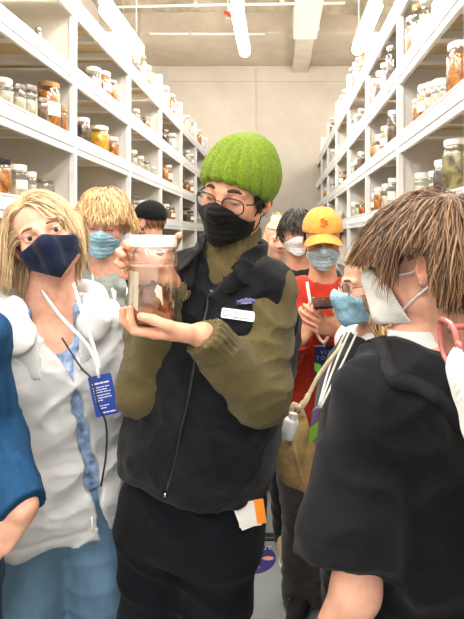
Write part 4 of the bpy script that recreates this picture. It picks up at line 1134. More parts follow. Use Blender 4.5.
# ------------------------------------------------------------------ the jar he holds
def held_jar():
    ax = norm(A(.02, -.02, 1)); c = at(152.5, 321, 1.015); xx = norm(np.cross((0, 1, 0), ax)); Mx = Matrix(np.stack([xx, np.cross(ax, xx), ax], 1).tolist()).to_4x4(); Mx.translation = Vector(c)
    o = empty('held_specimen_jar', c, 'big clear glass jar with white lid and coiled brown specimen held by the guide', 'jar')
    r = .0505
    MB().lathe([(r * .80, 0), (r * .97, .004), (r, .012), (r, .128), (r * .985, .140), (r * .9, .150), (r * .875, .153), (r * .875, .166)], n=40, M=Mx, cap1=False).build('glass_wall', thin_glass('big_jar_glass', (.97, .98, .97, 1), .26), o, None, True)
    l = MB().lathe([(r * .90, .157), (r * .945, .159), (r * .945, .176), (r * .91, .181), (.0, .1815)], n=40, M=Mx, cap0=True, cap1=False).build('lid', LIDS['white'], o); auto_smooth(l, 40)
    # pale fluid to the shoulder, with the label turned sideways behind it
    mt, t, b = nt('jar_fluid'); t.nodes.remove(b); tr = N(t, 'ShaderNodeBsdfTransparent', Color=(.97, .94, .89, 1)); t.links.new(tr.outputs[0], t.nodes[0].inputs[0])
    MB().lathe([(r * .78, .004), (r * .95, .012), (r * .96, .118), (.001, .118)], n=32, M=Mx, cap1=False).build('fluid', mt, o, None, True)
    cen = lambda v: np.array(Mx @ Vector(v))
    MB().lathe([(r * .955, .1175), (r * .965, .120), (.001, .1195)], n=32, M=Mx, cap0=False, cap1=False).build('fluid_surface', plain('fluid_top', 'd9a684', .15, var=.05), o, None, True)
    V = []; 
    for k in range(9):
        a = -2.85 + .11 * k; q = r * .93
        for z in (.022, .108): V.append(cen((q * math.cos(a), q * math.sin(a), z)))
    mk('paper_label', V, [(2 * k, 2 * k + 2, 2 * k + 3, 2 * k + 1) for k in range(8)], plain('label_cream', 'dcd5c4', .7, var=.03), o)
    V = [cen(v) for v in ((.004, -.036, .045), (.030, -.036, .040), (.026, -.030, .076), (.016, -.030, .082))]
    V2 = V + [v + np.array([0, .001, 0]) for v in V]; mk('paper_slip', V2, [(0, 1, 2, 3), (7, 6, 5, 4), (0, 4, 5, 1), (1, 5, 6, 2), (2, 6, 7, 3), (3, 7, 4, 0)], plain('label_white', 'f1eee6', .7), o, smooth=False)
    # the specimen: a coiled, folded body filling the bottom of the jar
    f = Field(); g = random.Random(4)
    for k, (R0, z, ph, rad) in enumerate(((.031, .020, 0, .016), (.029, .040, 1.2, .015), (.022, .058, 2.2, .013))):
        pts = [cen((R0 * math.cos(a + ph) * (1 + .1 * math.sin(3 * a)), R0 * math.sin(a + ph), z + .006 * math.sin(2 * a + k))) for a in np.linspace(0, 5.4, 13)]
        for a, b_ in zip(pts[:-1], pts[1:]): f.u(cap(a, b_, rad, rad * .97), .004)
    for k in range(5):
        a0 = g.uniform(0, 6.28); pts = [cen((.032 * math.cos(a0 + .5 * q) * (1 - .12 * q), .032 * math.sin(a0 + .5 * q) * (1 - .12 * q), .022 + .011 * q)) for q in range(5)]
        for a, b_ in zip(pts[:-1], pts[1:]): f.u(cap(a, b_, .006, .005), .003)
    f.disp(folds(.0022, (50, 50, 90), (0, 40, 20), 3)); solid('specimen', f, plain('coil', '8a5630', .6, var=.3, sc=50, bump=.4, bsc=120), o, .0016)
    return o
JAR = held_jar()
# ------------------------------------------------------------------ shared pieces for the visitors
M_surg = plain('mask_blue', '9cc7dc', .8, var=.04, sc=60, bump=.15, bsc=300); M_wmask = plain('mask_white', 'eeeeec', .8, var=.02, bump=.1, bsc=300); M_loop = plain('loop_white', 'f2f2f0', .7)
M_strap = plain('lanyard_white', 'ecebe6', .7, var=.03); H_bl = hairm('hair_blonde', '80582f', 'f8dcae'); H_gold = hairm('hair_gold', '85562a', 'f3d09a'); H_br = hairm('hair_brown', '28170d', '9c7450'); H_lb = hairm('hair_honey', '7a5230', 'e3bd86'); H_bk = hairm('hair_black', '100c0a', '2e221b')
M_soled = plain('sole_dark', '23232a', .6); M_solew = plain('sole_white', 'e6e4de', .6)
def top(p, J, mat, name='shirt', da=.02, z0=.0, z1=.55, r=(.064, .056, .042), h=.006, amp=.006, seed=1, arms='lr', short=None, extra=None, neckcut=.066, sc=(7, 7, 13), belly=0., cuff=.0, kk=.03):
    """a pullover: trunk and sleeves as one garment, hollow at the neck, ending at wrist and hem"""
    f = Field(); pos, M, s = torso_frame(J); f.u(torso(J, da, da, z0, z1, belly), .03)
    for sd in arms:
        for pr, k in arm(J, sd, r, .05): f.u(pr, k)
        f.u(cap(J['neck'] * .5 + J['sh' + sd] * .5 - A(0, 0, .01), J['sh' + sd], r[0] * .9, r[0]), .04)
    if extra: extra(f, M)
    g = folds(amp, sc, (0, 25, 0), seed); f.disp(g); f.disp(folds(amp * .5, (15, 15, 26), (20, -30, 0), seed + 5))
    for sd in arms:
        a, b = J['el' + sd + ('_' if sd == 'l' else '')], J['wr' + sd]; u = norm(b - a)
        f.sub((lambda P, b=b, u=u: np.maximum(-((P - b) @ u) - cuff, np.linalg.norm(P - b - u * .08, axis=1) - .1), b, .2), .003)
    if neckcut: f.sub(cap(J['neck'] + M @ A(0, 0, -.005), J['neck'] + M @ A(0, -.03, .15), neckcut, neckcut * 1.2), .006)
    return solid(name, f, mat, p, h), f, M
def pants(p, J, mat, **kw): return trousers(p, J, mat, **kw)
def cap_hat(p, T, mat, visor_mat=None, tilt=.10, name='cap', inside=None):
    f = Field().u(loc(T, ell((0, .012, .040), (.087, .109, .092))), .01)
    f.disp(lambda P: -.0016 * np.exp(-(np.sin(np.arctan2(toL(T, P)[:, 0], toL(T, P)[:, 1] - .012) * 3) / .12) ** 2))
    f.sub(loc(T, ell((0, .012, .036), (.083, .105, .088))), .002)
    f.cut(loc(T, plane((0, -tilt, -1), (0, -.09, .040))), .004)
    o = solid(name, f, mat, p, .0028)
    def vis(P):
        L = toL(T, P); x, y, z = L[:, 0], L[:, 1], L[:, 2]
        zs = .044 - 8.5 * x * x + .12 * (y + .085) - 1.0 * (y + .085) ** 2
        e = np.sqrt((x / .079) ** 2 + ((y + .082) / .088) ** 2) - 1
        e2 = np.sqrt((x / .084) ** 2 + ((y - .012) / .104) ** 2) - 1
        return np.maximum(np.maximum(np.abs(z - zs) - .0022, e * .075), -(e2 + .02) * .08) * .75
    g = Field().u((vis, toW(T, (0, -.12, .03)), .12), .005); solid('visor', g, visor_mat or mat, o, .0022)
    mb = MB(); mb.lathe([(.007, -.003), (.0075, 0), (.003, .004)], n=12, M=Matrix([list(T[1][i]) + [toW(T, (0, .012, .1325))[i]] for i in range(3)] + [[0, 0, 0, 1]])); mb.build('button', mat, o, smooth=True)
    return o
def lanyard(label, strands, c, x, y, w, h, mat, group=None, strapw=.009, th=.0011, clip=True, name='lanyard_badge', smat=None, nrm=(0, -1, 0)):
    o = empty(name, c, label, 'lanyard', group)
    for s in strands: V, F = strip(s, strapw, nrm, th); mk('strap', V, F, smat or M_strap, o)
    b = card('badge_card', c, x, y, w, h, mat, o, .0012, bev=.06)
    if clip:
        y_, x_ = norm(y), norm(x); n = np.cross(x_, y_); q = c + y_ * (h / 2)
        MB().tube([q - y_ * .006 + n * .003, q + y_ * .018 + n * .003], [.0042, .0032], 8).build('clip', plain('clip_white', 'e9e9e9', .4), o, smooth=True)
    return o, b
# ------------------------------------------------------------------ woman in the pale grey coat
def build_woman():
    J = std_joints(-.605, 1.38, 1.69, 24)
    J['neck'] = at(51, 303, 1.34); J['pelvis'] = at(60, 520, 1.36); J['shl'] = at(-6, 325, 1.28); J['shr'] = at(94, 327, 1.41)
    J['ell_'] = at(-24, 430, 1.36); J['wrl'] = at(-18, 515, 1.34); J['elr'] = at(101, 412, 1.50); J['wrr'] = at(98, 486, 1.50)
    T = head_T(at(46, 236, 1.31), 21, -3, -21)
    p, hf = body('person', J, T, SK_w, None, 'open', h=.008, label='blonde woman in a navy face mask and pale grey hooded coat')
    add_eyes(p, T, '43321f', (4, 0)); add_brows(p, T, hf, hairm('brow_light', '6a4a32', '8f6c48'), .0044, .007)
    add_mask(p, T, hf, cloth('mask_navy', '141d38', .85, .12, 90, .2, 400, .1), 'pointed', plain('loop_navy', '1a2342', .7))
    line = lambda x, y, z: ((z > .075) | ((y > -.05 + 0 * z) & (z > .0) & (np.abs(x) > .045)) | ((y > .02) & (z > -.05))) & ~((y < -.055) & (z < .080))
    c = hair_cap(T, hf, lambda L: np.maximum(-.052 - L[:, 2] - .0 * L[:, 1], np.minimum(-(L[:, 1] - .015), .0) * 0 + np.where(L[:, 1] < .012, .094 - .5 * np.abs(L[:, 0]) - L[:, 2], -.05)), .005)
    ho = solid('hair', c, H_bl, p, .003, colf=lambda V: np.full((len(V), 3), .35))
    r = scalp(T, 4200, line, 5); W = toW(T, r); G = grad(hf, W); part = toW(T, (-.022, -.02, .11)); sgn = np.sign(r[:, 0] + .022)
    D = T[1][:, 0] * sgn[:, None] * .9 + T[1][:, 1] * (np.where(r[:, 1] < 0, .55, .25) + .35 * (r[:, 0] > 0))[:, None] + T[1][:, 2] * .25
    L_ = np.where(r[:, 0] > -.02, .165, .19) + .010 * rng.normal(0, 1, len(r)) - np.clip(r[:, 2] - .12, -.1, 0) * -.55
    q = locks(hf, W, D, np.clip(L_, .11, .24), 16, (.004, .015), .34, .74, .03, .8, .0026, 6, tint=(.25, .8), endw=.4, pull=lambda P: ((toL(T, P)[:, 1] < -.075) * .5)[:, None] * T[1][:, 1])
    mk('hair_locks', q[0], q[1], H_bl, ho, col=q[2])
    # lace shirt
    M_sh = plain('shirt_lace', '8fa6c9', .8, var=.35, sc=45, bump=.4, bsc=90)
    f = Field(); pos, M, s = torso_frame(J); f.u(torso(J, .014, .016, .09, .55), .03); f.sub(cap(J['neck'] + M @ A(0, -.075, -.085), J['neck'] + M @ A(0, -.06, .1), .046, .075), .006)
    f.disp(folds(.004, (10, 10, 18), (0, 20, 0), 3)); solid('shirt', f, M_sh, p, .007)
    # coat, open down the front
    M_co = cloth('coat_grey', 'd4d4d4', .75, .03, 12, .12, 300, .05)
    f = Field(); f.u(torso(J, .046, .038, .03, .55, n=2.3, wide=1.02), .03)
    f.u(loft(pos, M, [.005, .07, .2], [.196, .194, .186], [.155, .150, .145], None, [0, 0, 0], 2.3, .02), .04)
    for sd in 'lr':
        for pr, k in arm(J, sd, (.074, .062, .052), .05): f.u(pr, k)
        f.u(cap(J['neck'] * .45 + J['sh' + sd] * .55 - A(0, 0, .01), J['sh' + sd], .064, .072), .04)
    f.disp(folds(.010, (5, 5, 10), (0, 35, 10), 51, .3)); f.disp(folds(.009, (9, 9, 20), (0, -30, 20), 57, .3)); f.disp(folds(.003, (24, 24, 40), (10, 10, 0), 59))
    Ltot = np.linalg.norm(J['neck'] - J['pelvis'])
    def opening(P):
        q = (P - pos) @ M; t = q[:, 2] / Ltot; xc = .014 + .085 * np.clip(.9 - t, 0, 1); w = .009 + .012 * np.clip(1 - t * 1.3, 0, 1) + .085 * np.clip((t - .70) / .3, 0, 1) ** 1.2
        return np.maximum(np.maximum(np.abs(q[:, 0] - xc) - w, q[:, 1] + .01), q[:, 2] - 1) * .9
    f.sub((opening, pos, 1.5), .006); f.sub(cap(J['neck'] + M @ A(0, .0, .0), J['neck'] + M @ A(0, -.03, .15), .068, .09), .008)
    f.disp(lambda P: .003 * np.exp(-((((P - pos) @ M)[:, 2] - .04) / .006) ** 2))
    co_ = solid('coat', f, M_co, p, .0048); cf = f
    c = Field()                                   # hood lying on the back, collar flaps in front
    hp = [J['neck'] + M @ A(*v) for v in ((-.125, -.075, -.05), (-.118, .01, .015), (-.07, .085, .02), (0, .11, .015), (.07, .085, .02), (.118, .01, .015), (.11, -.07, -.05))]
    hs = spline(hp, 26)
    for a, b in zip(hs[:-1], hs[1:]): c.u(ecap(a, b, .034, .034, .8, (0, 0, 1)), .01)
    for sg in (-1, 1):
        a = [J['neck'] + M @ A(sg * x, y, z) for x, y, z in ((.10, -.07, .0), (.085, -.12, -.06), (.052, -.150, -.16))]
        c.u(ecap(a[0], a[1], .036, .042, .25, M @ A(sg * .5, -.8, .3)), .014).u(ecap(a[1], a[2], .042, .008, .22, M @ A(sg * .35, -.9, .2)), .014)
    c.disp(folds(.007, (8, 8, 14), (0, 20, 0), 61)); solid('hood', c, M_co, co_, .0048)
    mb = MB(); t0 = at(92, 517, 1.17); mb.tube([t0, t0 + A(.004, -.004, -.035)], [.0025, .003], 6).build('hem_cord', plain('cord_white', 'e8e8e4', .7), co_, smooth=True)
    M_je = plain('denim_light', '6d90ac', .9, var=.18, sc=9, bump=.3, bsc=420, stretch=(1, 1, .35))
    J['hil'] = J['pelvis'] + M @ A(-.085, 0, -.01); J['hir'] = J['pelvis'] + M @ A(.085, 0, -.01)
    trousers(p, J, M_je, (.110, .084, .066), .12, .006, .006, 71, .012)
    for sd in 'lr': shoe(p, J, sd, plain('shoe_tan', '8a6a4c', .5), M_soled, .95)
    x = norm(at(117, 373, 1.12) - at(94, 378, 1.12)); y = np.cross(A(0, -1, 0), x); y = -y if y[2] < 0 else y; cb = at(103.5, 395, 1.15)
    tp = cb + norm(y) * .052
    s1 = lift(cf, spline([at(41, 290, 1.27), at(60, 316, 1.17), at(87, 345, 1.15), tp + A(0, 0, .012)], 24)); s2 = lift(cf, spline([at(73, 283, 1.26), at(84, 318, 1.2), at(97, 358, 1.16), tp + A(0, 0, .012)], 24))
    o, b = lanyard('royal blue visitor badge on a white lanyard worn over the pale grey coat', [s1, s2], cb, x, y, .056, .098, plain('badge_blue', '1d3f9c', .4, var=.03))
    pw = plain('white_print', 'e8e4ea', .5); yn, xn = norm(y), norm(x); n = np.cross(xn, yn); z = cb + n * .0016
    for dy, h_, ws in ((.030, .0040, (.017, .009, .012)), (.0205, .0021, (.006, .010, .008, .011)), (.0145, .0021, (.011, .007, .012)), (.0085, .0021, (.008, .013, .010, .005)), (.001, .0021, (.012, .009, .014)), (-.005, .0021, (.007, .012, .008, .009)), (-.011, .0021, (.010, .006)), (-.024, .0018, (.008, .014)), (-.030, .0018, (.016,)), (-.041, .0026, (.012, .006, .014))):
        dashes(z + yn * dy + xn * (-.021 if dy > -.02 else -.014), xn, yn, ws, h_, pw, b)
    P_ = spline([at(62, 338, 1.18), at(80, 366, 1.15), at(92, 380, 1.125), at(98, 404, 1.11), at(106, 424, 1.12), at(106, 455, 1.14), at(101, 486, 1.17)], 30); P_ = lift(cf, P_, .004)
    tag(MB().tube(P_, .0024, 6).build('bag_cord', plain('cord_black', '2a2622', .6), None, None, True), 'thin black bag cord slanting across the pale grey coat and blue badge', 'cord')
    return p
def build_blond():
    J = std_joints(-.735, 2.02, 1.80, 12)
    J['neck'] = at(105, 275, 2.03); J['elr'] = at(150, 360, 1.98); J['wrr'] = at(140, 425, 1.9)
    J['anl'] = A(-.75, 2.16, .085); J['tol'] = A(-.72, 2.0, .03); J['anr'] = A(-.62, 2.12, .085); J['tor'] = A(-.60, 1.95, .03)
    T = head_T(at(104, 223, 1.98), 14, 14, 5, 1.07)
    p, hf = body('person', J, T, SK_p, None, 'down', h=.009, hf_h=.003, label='boy with shaggy golden hair and light blue mask looking down, grey hoodie')
    add_brows(p, T, hf, hairm('brow_brown', '4a3422', '7a5a3c'), .005); add_eyes(p, T, '5a4632', (0, 25)); add_mask(p, T, hf, M_surg, 'pleated', M_loop, .003)
    line = lambda x, y, z: (z > .05 - .6 * np.clip(y + .03, 0, .2)) & (z > -.06)
    ho = solid('hair', hair_cap(T, hf, lambda L: .045 - .9 * np.clip(L[:, 1] + .03, 0, .12) - L[:, 2], .010), H_gold, p, .004, colf=lambda V: np.full((len(V), 3), .3))
    r = scalp(T, 3600, line, 8); W = toW(T, r); G = grad(hf, W); cr = np.array([.015, .03, .118]); D = (r - cr); D[:, 0] += .02; D /= np.linalg.norm(D, axis=1, keepdims=True); D[:, 2] = np.minimum(D[:, 2], -.1); D = D @ T[1].T + G * .12
    q = locks(hf, W, D, np.where(r[:, 1] < -.02, .62, 1.) * rng.uniform(.06, .11, len(r)), 12, (.008, .030), .18, .80, .20, 1.0, .0032, 9, tint=(.2, .85), endw=.2, trim=lambda L: np.where(L[..., 1] < -.045, .020, -.035), T=T)
    mk('hair_locks', q[0], q[1], H_gold, ho, col=q[2])
    M_ho = cloth('hoodie_grey', '8d948f', .95, .08, 40, .4, 300, .15)
    def ex(f, M):
        hs = spline([J['neck'] + M @ A(*v) for v in ((-.085, -.10, -.05), (-.105, 0, .02), (-.06, .08, .035), (0, .10, .035), (.06, .08, .035), (.105, 0, .02), (.085, -.10, -.05))], 16)
        for a, b in zip(hs[:-1], hs[1:]): f.u(cap(a, b, .034, .034), .015)
    o, f, M = top(p, J, M_ho, 'hoodie', .03, -.03, .55, (.07, .06, .046), .007, .009, 81, extra=ex)
    ln = over(f, [ray(f, *v)[0] for v in ((101, 270), (108, 300), (112, 330), (113, 360))], .001, 20); V, F = strip(ln, .012, grad(f, ln), .0015); mk('zipper', V, F, plain('zip_black', '0d0d0e', .45), o)
    for pts in (((88, 262), (95, 290), (99, 318)), ((118, 268), (115, 300), (109, 335))):
        ln = over(f, [ray(f, *v)[0] for v in pts], .004, 14, 1); V, F = tube_mesh(ln, .0042, 6); mk('drawstring', V, F, M_strap, o)
    m, t, b = nt('camo'); tc = N(t, 'ShaderNodeTexCoord'); a = N(t, 'ShaderNodeTexNoise', Scale=26., Detail=2.); t.links.new(tc.outputs['Object'], a.inputs['Vector']); cr_ = N(t, 'ShaderNodeValToRGB'); cr_.color_ramp.interpolation = 'CONSTANT'
    e = cr_.color_ramp.elements; e[0].color = srgb('5e5f54'); e[1].position = .45; e[1].color = srgb('8f8d80'); q = e.new(.56); q.color = srgb('b4b2a6'); q = e.new(.66); q.color = srgb('474840')
    t.links.new(a.outputs['Fac'], cr_.inputs[0]); t.links.new(cr_.outputs[0], b.inputs['Base Color']); b.inputs['Roughness'].default_value = .9
    g = Field().u(torso(J, .034, .034, -.14, .10, wide=1.05), .02).disp(folds(.008, (9, 9, 6), (0, 0, 0), 85)); solid('camouflage_shirt', g, m, p, .007)
    trousers(p, J, plain('denim_dark', '1d3350', .9, var=.2, sc=9, bump=.3, bsc=400), (.092, .068, .06), .08, .006, .008, 87)
    for sd in 'lr': shoe(p, J, sd, plain('shoe_navy', '2a3040', .6), M_solew, 1., M_solew)
    cb = at(121, 362, 1.84); lanyard('green and white visitor badge hanging by the grey hoodie behind the blue badge', [spline([at(112, 288, 1.86), at(121, 330, 1.83), cb + A(0, 0, .05)], 14), spline([at(128, 286, 1.88), at(124, 330, 1.83), cb + A(0, 0, .05)], 14)], cb, A(1, 0, .1), A(-.1, 0, 1), .055, .10, plain('badge_green', '5fae54', .5, var=.2, sc=30), smat=M_strap)
    return p
def build_blackcap():
    J = std_joints(-.80, 2.95, 1.84, -118); T = head_T(at(149, 222, 2.93), -112, 4, 0)
    p, hf = body('person', J, T, SK_w, None, 'open', .7, h=.011, hf_h=.0035, label='bearded man in a black cap seen in profile behind the golden haired boy')
    add_eyes(p, T); add_brows(p, T, hf, H_bk); cap_hat(p, T, cloth('cap_black', '161616', .9, .1, sheen=.05), None, .25)
    r = scalp(T, 500, lambda x, y, z: (z < .05) & (z > -.05) & (y > -.01), 12); W = toW(T, r)
    q = locks(hf, W, -T[1][:, 2] + np.zeros((len(r), 3)), .03, 5, (.001, .004), .1, .8, width=.003, seed=3); mk('hair', q[0], q[1], hairm('hair_auburn', '3a2012', '8a5636'), p, col=q[2])
    r = snap(hf, toW(T, np.stack([rng.uniform(-.07, .07, 900), rng.uniform(-.1, .0, 900), rng.uniform(-.13, -.055, 900)], 1)), .0, 4); L = toL(T, r); r = r[(L[:, 2] < -.05) & (np.abs(L[:, 2] + .065) + (np.abs(L[:, 0]) > .03) > .012)]
    q = locks(hf, r, -T[1][:, 2] + np.zeros((len(r), 3)), .028, 5, (.002, .006), .1, .8, .1, width=.003, seed=4); mk('beard', q[0], q[1], hairm('hair_auburn', '3a2012', '8a5636'), p, col=q[2])
    top(p, J, cloth('shirt_sky', '9db4cc', .85, .05, sheen=.05), 'shirt', .02, -.05, .55, h=.009, seed=91); trousers(p, J, cloth('chino_stone', '6f6a60'), h=.011)
    for sd in 'lr': shoe(p, J, sd, plain('shoe_black', '15151a', .5), M_soled)
    return p
def build_farblonde():
    J = std_joints(-.02, 3.12, 1.68, -8); T = head_T(at(278, 240, 3.08), 8, 6, 4)
    p, hf = body('person', J, T, SK_w, None, 'open', h=.011, hf_h=.0035, label='woman with pinned-up blonde hair and pink trousers far behind the guide')
    add_eyes(p, T); add_brows(p, T, hf, H_bl)
    ho = solid('hair', hair_cap(T, hf, lambda L: np.where(L[:, 1] < .0, .072 - L[:, 2], -.03 - L[:, 2]), .010).u(loc(T, ell((-.01, .05, .125), (.045, .045, .035))), .02), H_bl, p, .004, colf=lambda V: np.full((len(V), 3), .6))
    r = scalp(T, 500, lambda x, y, z: (z > .06) | ((y > .02) & (z > -.02)), 14); W = toW(T, r); tgt = toW(T, (-.01, .05, .13))
    q = locks(hf, W, tgt - W, .08, 8, (.010, .016), .0, .8, .05, width=.005, seed=5, pull=lambda P: (tgt - P) * 4); mk('hair_locks', q[0], q[1], H_bl, ho, col=q[2])
    top(p, J, cloth('top_cream', 'd9cfc2', .9, .05), 'blouse', .02, -.05, .55, h=.009, seed=95)
    J['anr'] = A(.02, 3.10, .085); J['tor'] = A(.03, 2.95, .03)
    trousers(p, J, cloth('trousers_pink', 'c48a92', .9, .06), (.095, .078, .082), .08, .006, .009, 3)
    for sd in 'lr': shoe(p, J, sd, plain('shoe_black', '15151a', .5), M_soled, .92)
    return p
def build_darkhair():
    J = std_joints(.105, 2.70, 1.74, 0); T = head_T(at(297, 232, 2.67), 4, 10, 2)
    J['anl'] = A(.035, 2.56, .085); J['tol'] = A(.045, 2.42, .03)
    p, hf = body('person', J, T, SK, None, 'open', h=.011, hf_h=.0035, label='person with black hair and white mask between the guide and the orange cap')
    add_eyes(p, T, '2c1c12'); add_brows(p, T, hf, H_bk, .006); add_mask(p, T, hf, M_wmask, 'pleated', M_loop, .003)
    ho = solid('hair', hair_cap(T, hf, lambda L: np.where(L[:, 1] < .0, .040 - L[:, 2], -.03 - L[:, 2]), .014), H_bk, p, .004, colf=lambda V: np.full((len(V), 3), .3))
    r = scalp(T, 700, lambda x, y, z: (z > .05) | ((y > 0) & (z > -.02)), 15); W = toW(T, r); D = (r - np.array([0, .03, .12])) @ T[1].T
    q = locks(hf, W, D, .062, 9, (.012, .022), .15, .8, .08, width=.006, seed=6); mk('hair_locks', q[0], q[1], H_bk, ho, col=q[2])
    top(p, J, cloth('jacket_black', '1b1b1e', .9), 'jacket', .025, -.05, .55, h=.009, seed=97); trousers(p, J, cloth('trousers_dark', '101014', .9), h=.009, seed=4)
    for sd in 'lr': shoe(p, J, sd, plain('shoe_beige', 'b9a68c', .6), M_solew, 1., M_solew)
    return p
def build_orangecap():
    J = std_joints(.185, 2.10, 1.74, -4)
    J['neck'] = at(323, 282, 2.10); J['pelvis'] = at(310, 420, 2.10); J['shl'] = at(285, 297, 2.11); J['shr'] = at(362, 297, 2.09)
    J['ell_'] = at(278, 368, 2.02); J['wrl'] = at(300, 340, 1.86); J['elr'] = at(366, 366, 1.98); J['wrr'] = at(341, 331, 1.83)
    J['anl'] = at(302, 585, 2.16); J['anl'][2] = .085; J['tol'] = J['anl'] + A(-.035, -.16, -.055); J['anr'] = A(.27, 2.12, .085); J['tor'] = A(.29, 1.96, .03)
    J['hil'] = J['pelvis'] + A(-.085, 0, -.01); J['hir'] = J['pelvis'] + A(.085, 0, -.01); J['knl'] = A(.10, 2.10, .5); J['knr'] = A(.24, 2.08, .5)
    T = head_T(at(322.5, 238, 2.05), -2, 15, 0)
    HR = hand_pts(J['wrr'], (-1, -.10, .34), (.1, 1, .2), (0, 0, 1), [(14, 20, 12), (18, 24, 14), (20, 26, 16), (24, 28, 18)], [(.55, .75, .2), (.8, .5, .3), (.9, .2, .3)], .98, 5)
    HL = hand_pts(J['wrl'], (.45, -.05, .9), (.4, .9, 0), (-.6, .2, .7), [(14, 22, 14), (18, 26, 16), (22, 28, 18), (24, 30, 20)], [(.6, .6, .3), (.9, .3, .4), (.9, .1, .4)], .98, 4)
    p, hf = body('person', J, T, skin('skin_warm', 'd79f80'), dict(l=HL, r=HR), 'down', h=.009, hf_h=.003, hh=.003, label='person in an orange cap and red sweater looking down at a phone')
    add_eyes(p, T, '2c1c12', (0, 25)); add_brows(p, T, hf, H_bk); add_mask(p, T, hf, plain('mask_pale', 'b9d0d9', .8, var=.04, sc=60, bump=.15, bsc=300), 'pleated', M_loop, .003)
    r = scalp(T, 500, lambda x, y, z: (z < .05) & (z > -.05) & (y > -.02), 17); W = toW(T, r); q = locks(hf, W, -T[1][:, 2] + np.zeros((len(r), 3)), .035, 5, (.002, .006), .1, .8, width=.004, seed=3); mk('hair', q[0], q[1], H_bk, p, col=q[2])
    ca = cap_hat(p, T, cloth('cap_orange', 'dc9a48', .9, .07, 60, .4, 500, .1), None, .12)
    c = toW(T, (0, -.0885, .083)); yv = norm(T[1] @ A(0, .55, 1)); xv = T[1][:, 0]; lm = plain('logo_orange', 'd9660f', .8)
    text('S', c + xv * -.005 + yv * .004, xv, yv, .050, lm, ca, ext=.003); text('F', c + xv * .006 - yv * .003, xv, yv, .044, lm, ca, ext=.0034)
    M_rd = cloth('sweater_red', 'b0301c', .95, .08, 50, .5, 420, .15)
    o, f, M = top(p, J, M_rd, 'sweater', .03, -.01, .555, (.066, .058, .044), .007, .006, 101)
    trousers(p, J, cloth('trousers_taupe', '3b3532', .9, .1), (.105, .088, .088), .06, .008, .008, 103)
    for sd in 'lr':
        s = shoe(p, J, sd, plain('shoe_black', '15151a', .55), plain('sole_grey', '5a5a5a', .6), 1., plain('lace_black', '1f1f22', .7))
        an, to = J['an' + sd], J['to' + sd]; d = norm((to - an) * A(1, 1, 0)); sx = np.cross(d, A(0, 0, 1))
        if sd == 'l': text('N', A(an[0], an[1], .058) + d * .075 + sx * .0465, -d * 1. if 0 else d * -1, norm(A(0, 0, 1) - sx * .3), .05, plain('logo_white', 'dcdcdc', .5), s, ext=.002); text('N', A(an[0], an[1], .058) + d * .06 - sx * .0465, d, norm(A(0, 0, 1) + sx * .3), .05, plain('logo_white', 'dcdcdc', .5), s, ext=.002)
    # phone
    c = at(322, 303, 1.80); x = norm(A(1, 0, .06)); y = norm(A(0, .97, .10)); ph = empty('phone', c, 'black smartphone held in both hands by the person in the red sweater', 'phone')
    card('phone_body', c, x, y, .072, .148, plain('phone_black', '121214', .25), ph, .004, bev=.18); n = np.cross(x, y); card('screen', c + n * .0042, x, y, .066, .140, plain('phone_glass', '1a1c22', .08), ph, .0004, bev=.15)
    cb = at(324, 362, 1.93); m = plain('badge_navy', '1c2a5e', .4, var=.06)
    o, b = lanyard('navy and lime visitor badge hanging on the red sweater below the phone', [lift(f, spline([at(307, 282, 2.0), at(310, 300, 1.96), at(318, 335, 1.945), cb + A(0, 0, .075)], 18)), lift(f, spline([at(341, 284, 2.0), at(336, 305, 1.95), at(328, 335, 1.945), cb + A(0, 0, .075)], 18))], cb, A(1, 0, 0), A(0, 0, 1), .078, .135, m, strapw=.012)
    z = cb + A(0, -.0017, 0); lime = plain('badge_lime', '7fd64a', .5); pw = plain('print_sky', '8fa6d8', .5)
    V = [z + A(a, 0, c_) for a, c_ in ((-.038, -.002), (-.012, -.010), (-.014, -.03), (-.018, -.062), (-.030, -.062), (-.030, -.042), (-.038, -.030))]; mk('badge_print', V, [tuple(range(7))[::-1]], lime, b)
    mk('badge_print', [z + A(a, 0, c_) for a, c_ in ((-.039, .0625), (.0, .0625), (.0, .0665), (-.039, .0665))], [(0, 1, 2, 3)], plain('badge_pink', 'e3c6d4', .5), b)
    text('V I S', z + A(.006, 0, .038), A(1, 0, 0), A(0, 0, 1), .022, pw, b); text('T O R', z + A(-.004, 0, .016), A(1, 0, 0), A(0, 0, 1), .022, pw, b)
    return p
